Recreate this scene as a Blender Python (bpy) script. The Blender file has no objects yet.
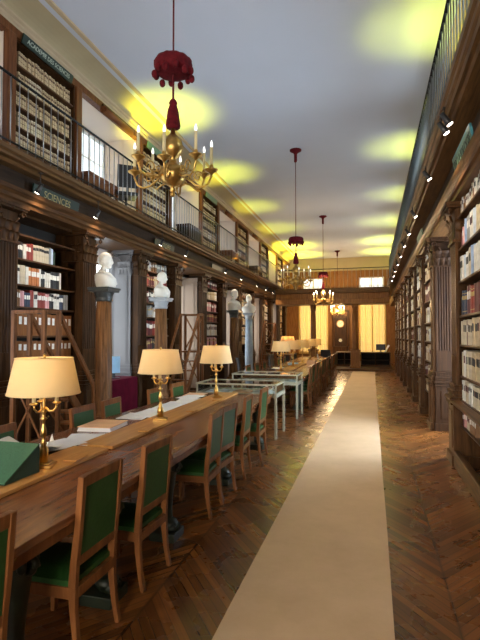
import bpy, bmesh, math, random
from mathutils import Vector, Matrix
RND = random.Random(7)
PI = math.pi
C = bpy.context.scene.collection
SC = bpy.context.scene

# ------------------------------------------------------------------ materials
def new_mat(name):
    m = bpy.data.materials.new(name); m.use_nodes = True
    nt = m.node_tree; b = nt.nodes['Principled BSDF']
    return m, nt, b

def plain(name, col, rough=0.5, metal=0.0, var=0.12, scale=6.0, bump=0.0, spec=0.5):
    m, nt, b = new_mat(name)
    tc = nt.nodes.new('ShaderNodeTexCoord'); n = nt.nodes.new('ShaderNodeTexNoise')
    n.inputs['Scale'].default_value = scale; n.inputs['Detail'].default_value = 4
    nt.links.new(tc.outputs['Object'], n.inputs['Vector'])
    r = nt.nodes.new('ShaderNodeValToRGB')
    r.color_ramp.elements[0].position = 0.3; r.color_ramp.elements[1].position = 0.7
    r.color_ramp.elements[0].color = (*[c * (1 - var) for c in col], 1)
    r.color_ramp.elements[1].color = (*[min(1, c * (1 + var)) for c in col], 1)
    nt.links.new(n.outputs['Fac'], r.inputs['Fac']); nt.links.new(r.outputs['Color'], b.inputs['Base Color'])
    b.inputs['Roughness'].default_value = rough; b.inputs['Metallic'].default_value = metal
    b.inputs['Specular IOR Level'].default_value = spec
    if bump:
        bp = nt.nodes.new('ShaderNodeBump'); bp.inputs['Strength'].default_value = bump; bp.inputs['Distance'].default_value = 0.01
        nt.links.new(n.outputs['Fac'], bp.inputs['Height']); nt.links.new(bp.outputs['Normal'], b.inputs['Normal'])
    return m

def wood(name, dark, light, stretch=(14, 14, 1.2), rough=0.4, scale=1.6, bump=0.15, spec=.12):
    m, nt, b = new_mat(name)
    tc = nt.nodes.new('ShaderNodeTexCoord'); mp = nt.nodes.new('ShaderNodeMapping')
    mp.inputs['Scale'].default_value = stretch
    nt.links.new(tc.outputs['Object'], mp.inputs['Vector'])
    n = nt.nodes.new('ShaderNodeTexNoise'); n.inputs['Scale'].default_value = scale; n.inputs['Detail'].default_value = 7
    n.inputs['Roughness'].default_value = 0.62; n.inputs['Distortion'].default_value = 0.6
    nt.links.new(mp.outputs['Vector'], n.inputs['Vector'])
    r = nt.nodes.new('ShaderNodeValToRGB')
    r.color_ramp.elements[0].position = 0.32; r.color_ramp.elements[1].position = 0.68
    r.color_ramp.elements[0].color = (*dark, 1); r.color_ramp.elements[1].color = (*light, 1)
    nt.links.new(n.outputs['Fac'], r.inputs['Fac']); nt.links.new(r.outputs['Color'], b.inputs['Base Color'])
    b.inputs['Roughness'].default_value = rough; b.inputs['Specular IOR Level'].default_value = spec
    bp = nt.nodes.new('ShaderNodeBump'); bp.inputs['Strength'].default_value = bump; bp.inputs['Distance'].default_value = 0.004
    nt.links.new(n.outputs['Fac'], bp.inputs['Height']); nt.links.new(bp.outputs['Normal'], b.inputs['Normal'])
    return m

def emit(name, col, strength, rough=0.6):
    m, nt, b = new_mat(name)
    b.inputs['Base Color'].default_value = (*[min(.8, c) for c in col], 1)
    b.inputs['Emission Color'].default_value = (*col, 1); b.inputs['Emission Strength'].default_value = strength
    b.inputs['Roughness'].default_value = rough
    return m

def math_n(nt, op, a, b=None, c=None):
    n = nt.nodes.new('ShaderNodeMath'); n.operation = op
    for i, v in enumerate((a, b, c)):
        if v is None: continue
        if isinstance(v, (int, float)): n.inputs[i].default_value = v
        else: nt.links.new(v, n.inputs[i])
    return n.outputs[0]

def floor_mat():
    m, nt, b = new_mat('chevron_parquet')
    tc = nt.nodes.new('ShaderNodeTexCoord'); sp = nt.nodes.new('ShaderNodeSeparateXYZ')
    nt.links.new(tc.outputs['Object'], sp.inputs[0]); X, Y = sp.outputs[0], sp.outputs[1]
    W = 1.84
    t = math_n(nt, 'DIVIDE', math_n(nt, 'ADD', X, 1.37 + W * 10), W)
    band = math_n(nt, 'FLOOR', t); fr = math_n(nt, 'SUBTRACT', t, band)
    sgn = math_n(nt, 'SUBTRACT', math_n(nt, 'MULTIPLY', math_n(nt, 'MODULO', band, 2.0), 2.0), 1.0)   # band 10 -> -1
    u = math_n(nt, 'SUBTRACT', Y, math_n(nt, 'MULTIPLY', math_n(nt, 'MULTIPLY', fr, W * 1.3), sgn))
    pw = 0.095
    q = math_n(nt, 'DIVIDE', u, pw); idx = math_n(nt, 'FLOOR', q); qf = math_n(nt, 'SUBTRACT', q, idx)
    cb = nt.nodes.new('ShaderNodeCombineXYZ'); nt.links.new(idx, cb.inputs[0]); nt.links.new(band, cb.inputs[1])
    wn = nt.nodes.new('ShaderNodeTexWhiteNoise'); wn.noise_dimensions = '2D'; nt.links.new(cb.outputs[0], wn.inputs['Vector'])
    g = nt.nodes.new('ShaderNodeCombineXYZ')
    nt.links.new(math_n(nt, 'MULTIPLY', u, 22.0), g.inputs[0]); nt.links.new(math_n(nt, 'MULTIPLY', X, 1.2), g.inputs[1])
    nt.links.new(math_n(nt, 'MULTIPLY', wn.outputs['Value'], 40.0), g.inputs[2])
    n = nt.nodes.new('ShaderNodeTexNoise'); n.inputs['Scale'].default_value = 1.3; n.inputs['Detail'].default_value = 6
    n.inputs['Roughness'].default_value = .55; n.inputs['Distortion'].default_value = .15
    nt.links.new(g.outputs[0], n.inputs['Vector'])
    r = nt.nodes.new('ShaderNodeValToRGB'); e = r.color_ramp.elements
    e[0].position = .15; e[0].color = (.080, .026, .006, 1); e[1].position = .9; e[1].color = (.19, .066, .014, 1)
    em = e.new(.5); em.color = (.13, .044, .010, 1)
    nt.links.new(n.outputs['Fac'], r.inputs['Fac'])
    tint = math_n(nt, 'ADD', math_n(nt, 'MULTIPLY', wn.outputs['Value'], 1.15), .55)
    mx = nt.nodes.new('ShaderNodeVectorMath'); mx.operation = 'SCALE'
    nt.links.new(r.outputs['Color'], mx.inputs[0]); nt.links.new(tint, mx.inputs['Scale'])
    edge = math_n(nt, 'MINIMUM', qf, math_n(nt, 'SUBTRACT', 1.0, qf))
    seam = math_n(nt, 'MINIMUM', fr, math_n(nt, 'SUBTRACT', 1.0, fr))
    ge = math_n(nt, 'MINIMUM', math_n(nt, 'DIVIDE', edge, .09), math_n(nt, 'DIVIDE', seam, .008))
    gr = math_n(nt, 'ADD', math_n(nt, 'MULTIPLY', math_n(nt, 'MINIMUM', ge, 1.0), .7), .3)
    mx2 = nt.nodes.new('ShaderNodeVectorMath'); mx2.operation = 'SCALE'
    nt.links.new(mx.outputs[0], mx2.inputs[0]); nt.links.new(gr, mx2.inputs['Scale'])
    nt.links.new(mx2.outputs[0], b.inputs['Base Color'])
    n2 = nt.nodes.new('ShaderNodeTexNoise'); n2.inputs['Scale'].default_value = 3.0; n2.inputs['Detail'].default_value = 5
    nt.links.new(tc.outputs['Object'], n2.inputs['Vector'])
    nt.links.new(math_n(nt, 'ADD', math_n(nt, 'MULTIPLY', n2.outputs['Fac'], .22), .17), b.inputs['Roughness'])
    bp = nt.nodes.new('ShaderNodeBump'); bp.inputs['Strength'].default_value = .12; bp.inputs['Distance'].default_value = .002
    nt.links.new(math_n(nt, 'ADD', math_n(nt, 'MULTIPLY', n.outputs['Fac'], .3), gr), bp.inputs['Height'])
    nt.links.new(bp.outputs['Normal'], b.inputs['Normal'])
    b.inputs['Specular IOR Level'].default_value = .5
    return m

def runner_mat():
    m, nt, b = new_mat('runner_carpet')
    tc = nt.nodes.new('ShaderNodeTexCoord')
    n = nt.nodes.new('ShaderNodeTexNoise'); n.inputs['Scale'].default_value = 1.5; n.inputs['Detail'].default_value = 8; n.inputs['Roughness'].default_value = .7
    nt.links.new(tc.outputs['Object'], n.inputs['Vector'])
    r = nt.nodes.new('ShaderNodeValToRGB'); e = r.color_ramp.elements
    e[0].position = .3; e[0].color = (.52, .345, .20, 1); e[1].position = .72; e[1].color = (.64, .44, .27, 1)
    nt.links.new(n.outputs['Fac'], r.inputs['Fac']); nt.links.new(r.outputs['Color'], b.inputs['Base Color'])
    b.inputs['Roughness'].default_value = .62
    n2 = nt.nodes.new('ShaderNodeTexNoise'); n2.inputs['Scale'].default_value = 90; n2.inputs['Detail'].default_value = 2
    nt.links.new(tc.outputs['Object'], n2.inputs['Vector'])
    bp = nt.nodes.new('ShaderNodeBump'); bp.inputs['Strength'].default_value = .25; bp.inputs['Distance'].default_value = .004
    nt.links.new(n2.outputs['Fac'], bp.inputs['Height']); nt.links.new(bp.outputs['Normal'], b.inputs['Normal'])
    return m

def translucent(name, col, mix=.5, rough=.8, see=0):
    m, nt, b = new_mat(name)
    out = nt.nodes['Material Output']
    tc = nt.nodes.new('ShaderNodeTexCoord'); n = nt.nodes.new('ShaderNodeTexNoise'); n.inputs['Scale'].default_value = 8
    nt.links.new(tc.outputs['Object'], n.inputs['Vector'])
    r = nt.nodes.new('ShaderNodeValToRGB')
    r.color_ramp.elements[0].color = (*[c * .93 for c in col], 1); r.color_ramp.elements[1].color = (*col, 1)
    nt.links.new(n.outputs['Fac'], r.inputs['Fac'])
    nt.links.new(r.outputs['Color'], b.inputs['Base Color']); b.inputs['Roughness'].default_value = rough
    t = nt.nodes.new('ShaderNodeBsdfTranslucent'); nt.links.new(r.outputs['Color'], t.inputs['Color'])
    mx = nt.nodes.new('ShaderNodeMixShader'); mx.inputs[0].default_value = mix
    nt.links.new(b.outputs[0], mx.inputs[1]); nt.links.new(t.outputs[0], mx.inputs[2]); nt.links.new(mx.outputs[0], out.inputs['Surface'])
    if see:
        tr = nt.nodes.new('ShaderNodeBsdfTransparent'); tr.inputs[0].default_value = (1, .86, .55, 1); m2 = nt.nodes.new('ShaderNodeMixShader'); m2.inputs[0].default_value = see
        nt.links.new(mx.outputs[0], m2.inputs[1]); nt.links.new(tr.outputs[0], m2.inputs[2]); nt.links.new(m2.outputs[0], out.inputs['Surface'])
    return m

def glass_mat():
    m, nt, b = new_mat('case_glass'); out = nt.nodes['Material Output']
    tr = nt.nodes.new('ShaderNodeBsdfTransparent'); tr.inputs[0].default_value = (.93, .96, .95, 1)
    gl = nt.nodes.new('ShaderNodeBsdfGlossy'); gl.inputs['Roughness'].default_value = .03
    fr = nt.nodes.new('ShaderNodeFresnel'); fr.inputs['IOR'].default_value = 1.45
    mx = nt.nodes.new('ShaderNodeMixShader')
    nt.links.new(fr.outputs[0], mx.inputs[0]); nt.links.new(tr.outputs[0], mx.inputs[1]); nt.links.new(gl.outputs[0], mx.inputs[2])
    nt.links.new(mx.outputs[0], out.inputs['Surface'])
    return m

M = {}
M['floor'] = floor_mat(); M['runner'] = runner_mat(); M['glass'] = glass_mat()
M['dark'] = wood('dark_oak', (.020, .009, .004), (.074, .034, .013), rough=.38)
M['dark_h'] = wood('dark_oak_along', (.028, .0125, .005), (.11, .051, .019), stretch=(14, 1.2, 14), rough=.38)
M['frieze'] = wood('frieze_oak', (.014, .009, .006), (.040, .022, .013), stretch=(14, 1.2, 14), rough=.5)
M['edge'] = wood('gallery_edge_oak', (.055, .028, .011), (.15, .078, .030), stretch=(14, 1.2, 14), rough=.4)
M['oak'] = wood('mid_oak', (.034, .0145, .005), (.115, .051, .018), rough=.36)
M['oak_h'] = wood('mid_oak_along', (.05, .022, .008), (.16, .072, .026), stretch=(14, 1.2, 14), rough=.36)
M['post'] = wood('red_oak', (.085, .031, .012), (.18, .070, .028), rough=.42)
M['table'] = wood('table_oak', (.095, .028, .009), (.27, .096, .031), stretch=(9, .9, 9), rough=.27, scale=2.4, bump=.06, spec=.4)
M['ridge'] = wood('pale_oak', (.42, .185, .05), (.60, .31, .10), stretch=(12, .9, 12), rough=.33)
M['chair'] = wood('chair_oak', (.105, .036, .011), (.225, .086, .027), stretch=(12, 12, 1.4), rough=.34)
M['green'] = plain('green_leather', (.020, .066, .014), spec=.2, rough=.5, bump=.15, scale=40)
M['bronze'] = plain('green_bronze', (.012, .018, .009), rough=.4, metal=.2, var=.4, scale=12)
M['brass'] = plain('brass', (.50, .30, .09), rough=.3, metal=1, var=.2, scale=9)
M['gilt'] = plain('gilt_metal', (.46, .29, .09), rough=.36, metal=1, var=.25, scale=20)
M['shade'] = translucent('cream_shade', (.88, .72, .42), mix=.4)
M['candle'] = plain('ivory_candle', (.55, .47, .27), rough=.5, var=.04)
M['bulb'] = emit('unlit_bulb_glow', (1, .95, .85), .7)  # unlit bulbs given a faint glow so they read white
M['bulb_lit'] = emit('lit_bulb', (1, .80, .50), 30.0)
M['red'] = plain('crimson_velvet', (.085, .004, .008), rough=.8, bump=.3, scale=30, var=.3, spec=.15)
M['redrope'] = plain('crimson_rope', (.09, .010, .015), rough=.8, spec=.15)
M['iron'] = plain('black_iron', (.012, .012, .013), rough=.35, metal=.6)
M['dullsteel'] = plain('dull_steel', (.10, .12, .13), rough=.35, metal=.7)
M['baluster'] = plain('worn_steel', (.30, .31, .33), rough=.28, metal=.9)
M['ceil'] = plain('ceiling_plaster_daylit', (.49, .535, .63), rough=.9, var=.03, scale=.7, spec=.1)  # blue cast of the daylight put into the plaster colour
M['cove'] = plain('cove_plaster', (.37, .31, .19), rough=.85, var=.06, scale=1.5)
M['cornice'] = plain('cornice_paint', (.40, .31, .20), rough=.7, var=.05)
M['cream'] = plain('cream_paint', (.66, .55, .46), rough=.6, var=.03, scale=1.2)
M['jamb'] = wood('jamb_oak', (.014, .0055, .002), (.05, .020, .007), rough=.5)
M['reveal'] = plain('reveal_paint', (.27, .19, .135), rough=.6, var=.03, scale=1.2)
M['palegrey'] = plain('pale_grey_glare_paint', (.155, .15, .155), rough=.5, var=.06, scale=2)
M['wall'] = plain('wall_paint', (.55, .46, .36), rough=.75, var=.04, scale=1.2)
M['sky'] = emit('daylight_pane', (.88, .96, 1.0), 1.9)
M['sky_pass'] = emit('daylight_pane_passage', (.66, .83, 1.0), 12.0)
M['fill_front'] = emit('fill_pane_end', (1.0, .93, .80), 16.0)
M['fill_gallery'] = emit('fill_pane_gallery', (.80, .91, 1.0), 4.6)
M['sky_up'] = emit('daylight_pane_upper', (.82, .92, 1.0), .46)
M['sky_far'] = emit('daylight_pane_warm', (1.0, .88, .58), .85)
M['white'] = plain('white_frame', (.70, .71, .70), rough=.4, var=.03)
M['case'] = plain('grey_white_metal', (.34, .32, .235), rough=.38, metal=.15, var=.05)
M['marble'] = plain('white_marble', (.74, .70, .62), rough=.5, var=.06, scale=5)
M['paper'] = plain('white_paper', (.78, .78, .80), rough=.7, var=.04, scale=3)
M['tissue'] = plain('cream_sheet', (.74, .73, .68), rough=.7, var=.05, scale=3)
M['peach'] = plain('peach_cover', (.72, .42, .24), rough=.6)
M['greenbox'] = plain('green_cloth', (.030, .105, .052), rough=.6, bump=.2, scale=60)
M['greenbox_shaded'] = plain('green_cloth_shaded', (.012, .040, .021), rough=.65, bump=.2, scale=60)  # darker copy of the green cloth, shade of the side put into its colour
M['burg'] = plain('burgundy_cloth', (.075, .003, .012), spec=.1, rough=.9, var=.2)
M['signgreen'] = plain('sign_green', (.008, .022, .016), rough=.35)
M['signblue'] = plain('sign_teal', (.05, .20, .24), rough=.35)
M['signpale'] = plain('sign_pale_green', (.10, .18, .12), rough=.4)
M['gold'] = plain('gold_letter', (.34, .28, .12), rough=.4, metal=.3)
M['silverletter'] = plain('pale_letter', (.42, .48, .40), rough=.5)
M['black'] = plain('black_plastic', (.012, .012, .014), rough=.4)
M['darkcloth'] = plain('charcoal_cloth', (.03, .033, .04), rough=.8)
M['blue'] = plain('pale_blue', (.30, .52, .72), rough=.4)
M['bluebook'] = plain('blue_cover', (.10, .18, .34), rough=.5)
M['spotbody'] = plain('spot_body', (.04, .04, .042), rough=.4, metal=.4)
M['spotgrey'] = plain('spot_grey', (.36, .37, .40), rough=.4, metal=.2)
M['spotlens'] = emit('spot_lens', (1, .86, .72), 9.0)
M['uplens'] = emit('uplight_tube', (1.0, .90, .20), 8.0)
M['curtain'] = translucent('gold_curtain', (.82, .56, .19), mix=.6, see=.22)
M['dial'] = plain('clock_dial', (.80, .78, .68), rough=.4, var=.02)
M['shelfwood'] = wood('shelf_oak', (.040, .019, .009), (.115, .055, .026), stretch=(14, 1.2, 14), rough=.4)
M['stepwood'] = wood('steps_oak', (.075, .030, .012), (.21, .088, .036), rough=.3)
M['backoak_lit'] = wood('end_wall_oak_lit', (.13, .055, .017), (.27, .125, .042), rough=.4)  # oak lightened to carry the warm lighting of the far end
M['backing'] = plain('bookcase_back', (.016, .011, .008), rough=.8)
# book cloths
BK = {}
for nm, col in dict(cream=(.56, .47, .33), white=(.66, .64, .58), tan=(.40, .28, .155), buff=(.50, .38, .225), orange=(.46, .145, .035), brown=(.22, .105, .042),
                    red=(.24, .030, .020), maroon=(.105, .018, .020), black=(.016, .016, .018), navy=(.022, .032, .065), green=(.035, .07, .045), grey=(.26, .27, .27),
                    blue=(.28, .40, .62), pink=(.60, .30, .30), pale_blue=(.52, .60, .70), label=(.74, .72, .66), band=(.10, .052, .026), page=(.62, .55, .42), gilt=(.38, .26, .09)).items():
    BK[nm] = plain('book_' + nm, col, rough=.55, var=.16, scale=14)
BKN = list(BK); BKM = [BK[k] for k in BKN]; BKI = {k: i for i, k in enumerate(BKN)}

# ------------------------------------------------------------------ mesh builder
class MB:
    def __init__(s): s.v = []; s.f = []; s.m = []; s.sm = []
    def add(s, vs, fs, m=0, smooth=False):
        o = len(s.v); s.v += [tuple(p) for p in vs]
        for f in fs: s.f.append([i + o for i in f]); s.m.append(m); s.sm.append(smooth)
        return s
    def box(s, x0, x1, y0, y1, z0, z1, m=0):
        vs = [(x, y, z) for z in (z0, z1) for y in (y0, y1) for x in (x0, x1)]
        return s.add(vs, [(0, 2, 3, 1), (4, 5, 7, 6), (0, 1, 5, 4), (2, 6, 7, 3), (0, 4, 6, 2), (1, 3, 7, 5)], m)
    def beam(s, p, q, w, h, m=0, side=None):
        p, q = Vector(p), Vector(q); d = (q - p).normalized()
        a = Vector(side) if side else (Vector((0, 0, 1)).cross(d) if abs(d.z) < .98 else Vector((0, 1, 0)))
        a = (a - d * a.dot(d)).normalized(); b = d.cross(a)
        vs = [e + a * (w / 2 * i) + b * (h / 2 * j) for e in (p, q) for i, j in ((-1, -1), (1, -1), (1, 1), (-1, 1))]
        return s.add(vs, [(3, 2, 1, 0), (4, 5, 6, 7), (0, 1, 5, 4), (1, 2, 6, 5), (2, 3, 7, 6), (3, 0, 4, 7)], m)
    def path_bar(s, pts, w, h, m=0, side=(0, 1, 0)):
        """rectangular bar swept along pts; w along side, h across"""
        P = [Vector(p) for p in pts]; a = Vector(side).normalized(); rings = []
        for i, p in enumerate(P):
            d = (P[min(i + 1, len(P) - 1)] - P[max(i - 1, 0)]).normalized(); b = d.cross(a).normalized()
            hh = h[i] if isinstance(h, (list, tuple)) else h
            rings.append([p + a * (w / 2 * x) + b * (hh / 2 * y) for x, y in ((-1, -1), (1, -1), (1, 1), (-1, 1))])
        vs = [v for r in rings for v in r]; n = len(P); fs = [(3, 2, 1, 0), tuple(4 * (n - 1) + i for i in range(4))]
        for i in range(n - 1):
            for k in range(4): fs.append((4 * i + k, 4 * i + (k + 1) % 4, 4 * i + 4 + (k + 1) % 4, 4 * i + 4 + k))
        return s.add(vs, fs, m)
    def tube(s, pts, r, n=8, m=0, cap=True):
        P = [Vector(p) for p in pts]; vs = []; fs = []; a = None
        for i, p in enumerate(P):
            d = (P[min(i + 1, len(P) - 1)] - P[max(i - 1, 0)]).normalized()
            if a is None: a = d.orthogonal().normalized()
            else: a = (a - d * a.dot(d)).normalized()
            b = d.cross(a); rr = r[i] if isinstance(r, (list, tuple)) else r
            vs += [p + (a * math.cos(2 * PI * k / n) + b * math.sin(2 * PI * k / n)) * rr for k in range(n)]
        for i in range(len(P) - 1):
            for k in range(n): fs.append((i * n + k, i * n + (k + 1) % n, (i + 1) * n + (k + 1) % n, (i + 1) * n + k))
        s.add(vs, fs, m, True)
        if cap:
            o = len(s.v) - len(vs); s.f += [[o + k for k in range(n)][::-1], [o + (len(P) - 1) * n + k for k in range(n)]]; s.m += [m, m]; s.sm += [False, False]
        return s
    def lathe(s, prof, c=(0, 0), n=16, m=0, sx=1, sy=1, phase=0, smooth=True, cap=True, wave=None):
        vs = []; fs = []
        for r, z in prof:
            for k in range(n):
                t = 2 * PI * k / n + phase; q = r * (wave(t, z) if wave else 1)
                vs.append((c[0] + q * sx * math.cos(t), c[1] + q * sy * math.sin(t), z))
        for i in range(len(prof) - 1):
            for k in range(n): fs.append((i * n + k, i * n + (k + 1) % n, (i + 1) * n + (k + 1) % n, (i + 1) * n + k))
        s.add(vs, fs, m, smooth)
        if cap:
            o = len(s.v) - len(vs); s.f += [[o + k for k in range(n)][::-1], [o + (len(prof) - 1) * n + k for k in range(n)]]; s.m += [m, m]; s.sm += [False, False]
        return s
    def sphere(s, c, r, n=12, rings=8, m=0):
        if isinstance(r, (int, float)): r = (r, r, r)
        vs = [(c[0], c[1], c[2] - r[2])]; fs = []
        for i in range(1, rings):
            t = -PI / 2 + PI * i / rings
            vs += [(c[0] + r[0] * math.cos(t) * math.cos(2 * PI * k / n), c[1] + r[1] * math.cos(t) * math.sin(2 * PI * k / n), c[2] + r[2] * math.sin(t)) for k in range(n)]
        vs.append((c[0], c[1], c[2] + r[2])); L = len(vs) - 1
        for k in range(n):
            fs.append((0, 1 + (k + 1) % n, 1 + k)); fs.append((L, L - n + k, L - n + (k + 1) % n))
            for i in range(rings - 2): fs.append((1 + i * n + k, 1 + i * n + (k + 1) % n, 1 + (i + 1) * n + (k + 1) % n, 1 + (i + 1) * n + k))
        return s.add(vs, fs, m, True)
    def prism(s, poly, axis, a0, a1, m=0):
        """poly in the plane across axis: axis 'y' -> (x,z), 'z' -> (x,y), 'x' -> (y,z)"""
        def P(p, a): return (p[0], a, p[1]) if axis == 'y' else (p[0], p[1], a) if axis == 'z' else (a, p[0], p[1])
        n = len(poly); vs = [P(p, a0) for p in poly] + [P(p, a1) for p in poly]
        fs = [tuple(range(n))[::-1], tuple(range(n, 2 * n))] + [(i, (i + 1) % n, n + (i + 1) % n, n + i) for i in range(n)]
        return s.add(vs, fs, m)
    def grid(s, fn, nu, nv, m=0, smooth=True):
        vs = [fn(i / nu, j / nv) for j in range(nv + 1) for i in range(nu + 1)]
        fs = [(j * (nu + 1) + i, j * (nu + 1) + i + 1, (j + 1) * (nu + 1) + i + 1, (j + 1) * (nu + 1) + i) for j in range(nv) for i in range(nu)]
        return s.add(vs, fs, m, smooth)
    def mesh(s, name, mats, fix=True):
        me = bpy.data.meshes.new(name); me.from_pydata(s.v, [], s.f)
        for mt in (mats if isinstance(mats, (list, tuple)) else [mats]): me.materials.append(mt)
        me.polygons.foreach_set('material_index', s.m); me.polygons.foreach_set('use_smooth', s.sm)
        if fix:
            bm = bmesh.new(); bm.from_mesh(me); bmesh.ops.recalc_face_normals(bm, faces=bm.faces); bm.to_mesh(me); bm.free()
        me.update(); return me
    def build(s, name, mats, parent=None, loc=(0, 0, 0), rotz=0, bevel=0, fix=True):
        o = bpy.data.objects.new(name, s.mesh(name, mats, fix)); C.objects.link(o)
        o.location = loc; o.rotation_euler = (0, 0, rotz)
        if parent: o.parent = parent
        if bevel:
            b = o.modifiers.new('bevel', 'BEVEL'); b.width = bevel; b.segments = 2; b.limit_method = 'ANGLE'
        return o

def tag(o, label=None, cat=None, group=None, kind=None):
    if label: o['label'] = label
    if cat: o['category'] = cat
    if group: o['group'] = group
    if kind: o['kind'] = kind
    return o
def thing(name, label, cat, loc=(0, 0, 0), rotz=0, group=None):
    o = bpy.data.objects.new(name, None); C.objects.link(o); o.location = loc; o.rotation_euler = (0, 0, rotz); o.empty_display_size = .1
    return tag(o, label, cat, group)
KIDS = {}
def copy_tree(o, parent=None):
    c = o.copy(); C.objects.link(c)
    if parent: c.parent = parent
    for ch in o.children: copy_tree(ch, c)
    return c
def dup(root, loc, rotz, label, group=None, scale=None):
    c = copy_tree(root); c.location = loc; c.rotation_euler = (0, 0, rotz); c['label'] = label
    if group: c['group'] = group
    if scale: c.scale = scale
    return c
ORD = 'first second third fourth fifth sixth seventh eighth ninth tenth eleventh twelfth thirteenth fourteenth fifteenth sixteenth seventeenth eighteenth nineteenth twentieth twenty-first twenty-second twenty-third twenty-fourth twenty-fifth twenty-sixth twenty-seventh twenty-eighth twenty-ninth thirtieth'.split() + ['%d-th' % i for i in range(31, 60)]
def struct(o, label, cat): return tag(o, label, cat, None, 'structure')

# ------------------------------------------------------------------ camera
F, VX, VY, H = 480.0, 372.0, 335.0, 1.68
pit = math.atan((VY - 320) / F); yaw = math.atan((VX - 240) / math.hypot(F, VY - 320))
fw = Vector((-math.sin(yaw) * math.cos(pit), math.cos(yaw) * math.cos(pit), math.sin(pit)))
cam = bpy.data.objects.new('camera', bpy.data.cameras.new('camera')); C.objects.link(cam)
cam.location = (0, 0, H); cam.rotation_euler = fw.to_track_quat('-Z', 'Y').to_euler()
cam.data.sensor_fit = 'VERTICAL'; cam.data.sensor_height = 32; cam.data.lens = 32 * F / 640; cam.data.clip_start = .02
SC.camera = cam
RT = Vector((math.cos(yaw), math.sin(yaw), 0)); UP = RT.cross(fw)
def project(p):
    q = Vector(p) - Vector((0, 0, H)); d = q.dot(fw)
    if d < .1: return None
    return 240 + F * q.dot(RT) / d, 320 - F * q.dot(UP) / d, d

# ------------------------------------------------------------------ layout constants
PER = 4.02
BAY = [6.45 + PER * k for k in range(6)]           # bookcase centres on the window wall
WIN = [8.46 + PER * k for k in range(5)]           # window bay centres
YF, YB = -4.0, 30.0
ZC = 6.42
UPL, UPR, LAMPE, EXPOSURE = 330, 120, 1.6, 1.2
# ------------------------------------------------------------------ room shell
struct(MB().box(-6.2, 2.3, YF, YB + .4, -.12, 0).build('floor', M['floor']), 'dark chevron parquet floor of the reading room', 'floor')
struct(MB().box(-6.2, 2.3, YF, YB + .4, ZC, ZC + .12).build('ceiling', M['ceil']), 'flat pale plaster ceiling with daylight blue in its colour', 'ceiling')

w = MB(); gx = -6.1
for k in range(-2, 6):
    c = 6.45 + PER * k
    lo0, lo1, up0, up1 = c - 1.21, c + 1.21, c - .84, c + .96
    if k == -2: lo0 = up0 = YF
    if k == 5: lo1 = up1 = YB + .4
    if k == -2 and lo1 < YF: continue
    w.box(gx, -5.40, lo0, lo1, 0, 3.5); w.box(gx, -5.38, up0, up1, 4.0, 6.3).box(-5.39, -5.06, up0, min(up0 + .14, up1), 4.0, 6.1).box(-5.39, -5.06, up1 - .14, up1, 4.0, 6.1)
    if k < 5:
        w.box(gx, -5.46, lo1, c + PER - 1.21, 0, .62); w.box(gx, -5.46, lo1, c + PER - 1.21, 3.36, 3.5)
        w.box(gx, -5.46, lo1, c + PER - 1.21, 3.2, 3.36)
        w.box(gx, -5.84, up1, c + PER - .84, 4.0, 4.42); w.box(gx, -5.84, up1, c + PER - .84, 6.02, 6.3)
w.box(gx, -5.05, YF, YB + .4, 6.08, ZC)
struct(w.build('wall_left', M['cream']), 'cream plastered wall with deep window bays between the bookcases', 'wall')

def window(n, x0, x1, y0, y1, z0, z1, along, nu, nz, pane, label, fm='white'):
    """glazed opening: frame + glazing bars + pane; along 'y' (side wall) or 'x' (end wall)"""
    root = thing('window_%d' % n, label, 'window', ((x0 + x1) / 2, (y0 + y1) / 2, z0)); root['kind'] = 'structure'
    cx, cy = (x0 + x1) / 2, (y0 + y1) / 2; f = MB(); hw = (y1 - y0) / 2 if along == 'y' else (x1 - x0) / 2; hh = z1 - z0; t = .04
    def bx(a0, a1, b0, b1, tt):
        if along == 'y': f.box(-tt, tt, a0, a1, b0, b1)
        else: f.box(a0, a1, -tt, tt, b0, b1)
    fr = .06
    bx(-hw, -hw + fr, 0, hh, t); bx(hw - fr, hw, 0, hh, t); bx(-hw, hw, 0, fr, t); bx(-hw, hw, hh - fr, hh, t); bx(-.045, .045, 0, hh, t)
    f.build('frame', M[fm], root)
    f = MB()
    for i in range(1, nu):
        a = -hw + 2 * hw * i / nu
        if abs(a) > .05: bx(a - .014, a + .014, fr, hh - fr, .02)
    for j in range(1, nz): b = hh * j / nz; bx(-hw + fr, hw - fr, b - .014, b + .014, .02)
    f.build('glazing_bars', M[fm], root)
    p = MB(); q = .008
    if along == 'y': p.box(-q, q, -hw + fr / 2, hw - fr / 2, fr / 2, hh - fr / 2)
    else: p.box(-hw + fr / 2, hw - fr / 2, -q, q, fr / 2, hh - fr / 2)
    p.build('pane', M[pane], root)
    return root
wn = 1
for k in range(-1, 5):
    yc = 8.46 + PER * k
    nm = ['before the first', 'first', 'second', 'third', 'fourth', 'fifth'][k + 1]
    window(wn, -5.54, -5.48, yc - .80, yc + .80, .62, 3.2, 'y', 4, 5, 'sky', 'tall daylit window in the %s lower window bay' % nm); wn += 1
    window(wn, -5.92, -5.86, yc - 1.05, yc + 1.17, 4.42, 6.02, 'y', 4, 3, 'sky_up', 'bright daylit gallery window above the %s window bay' % nm); wn += 1

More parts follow.
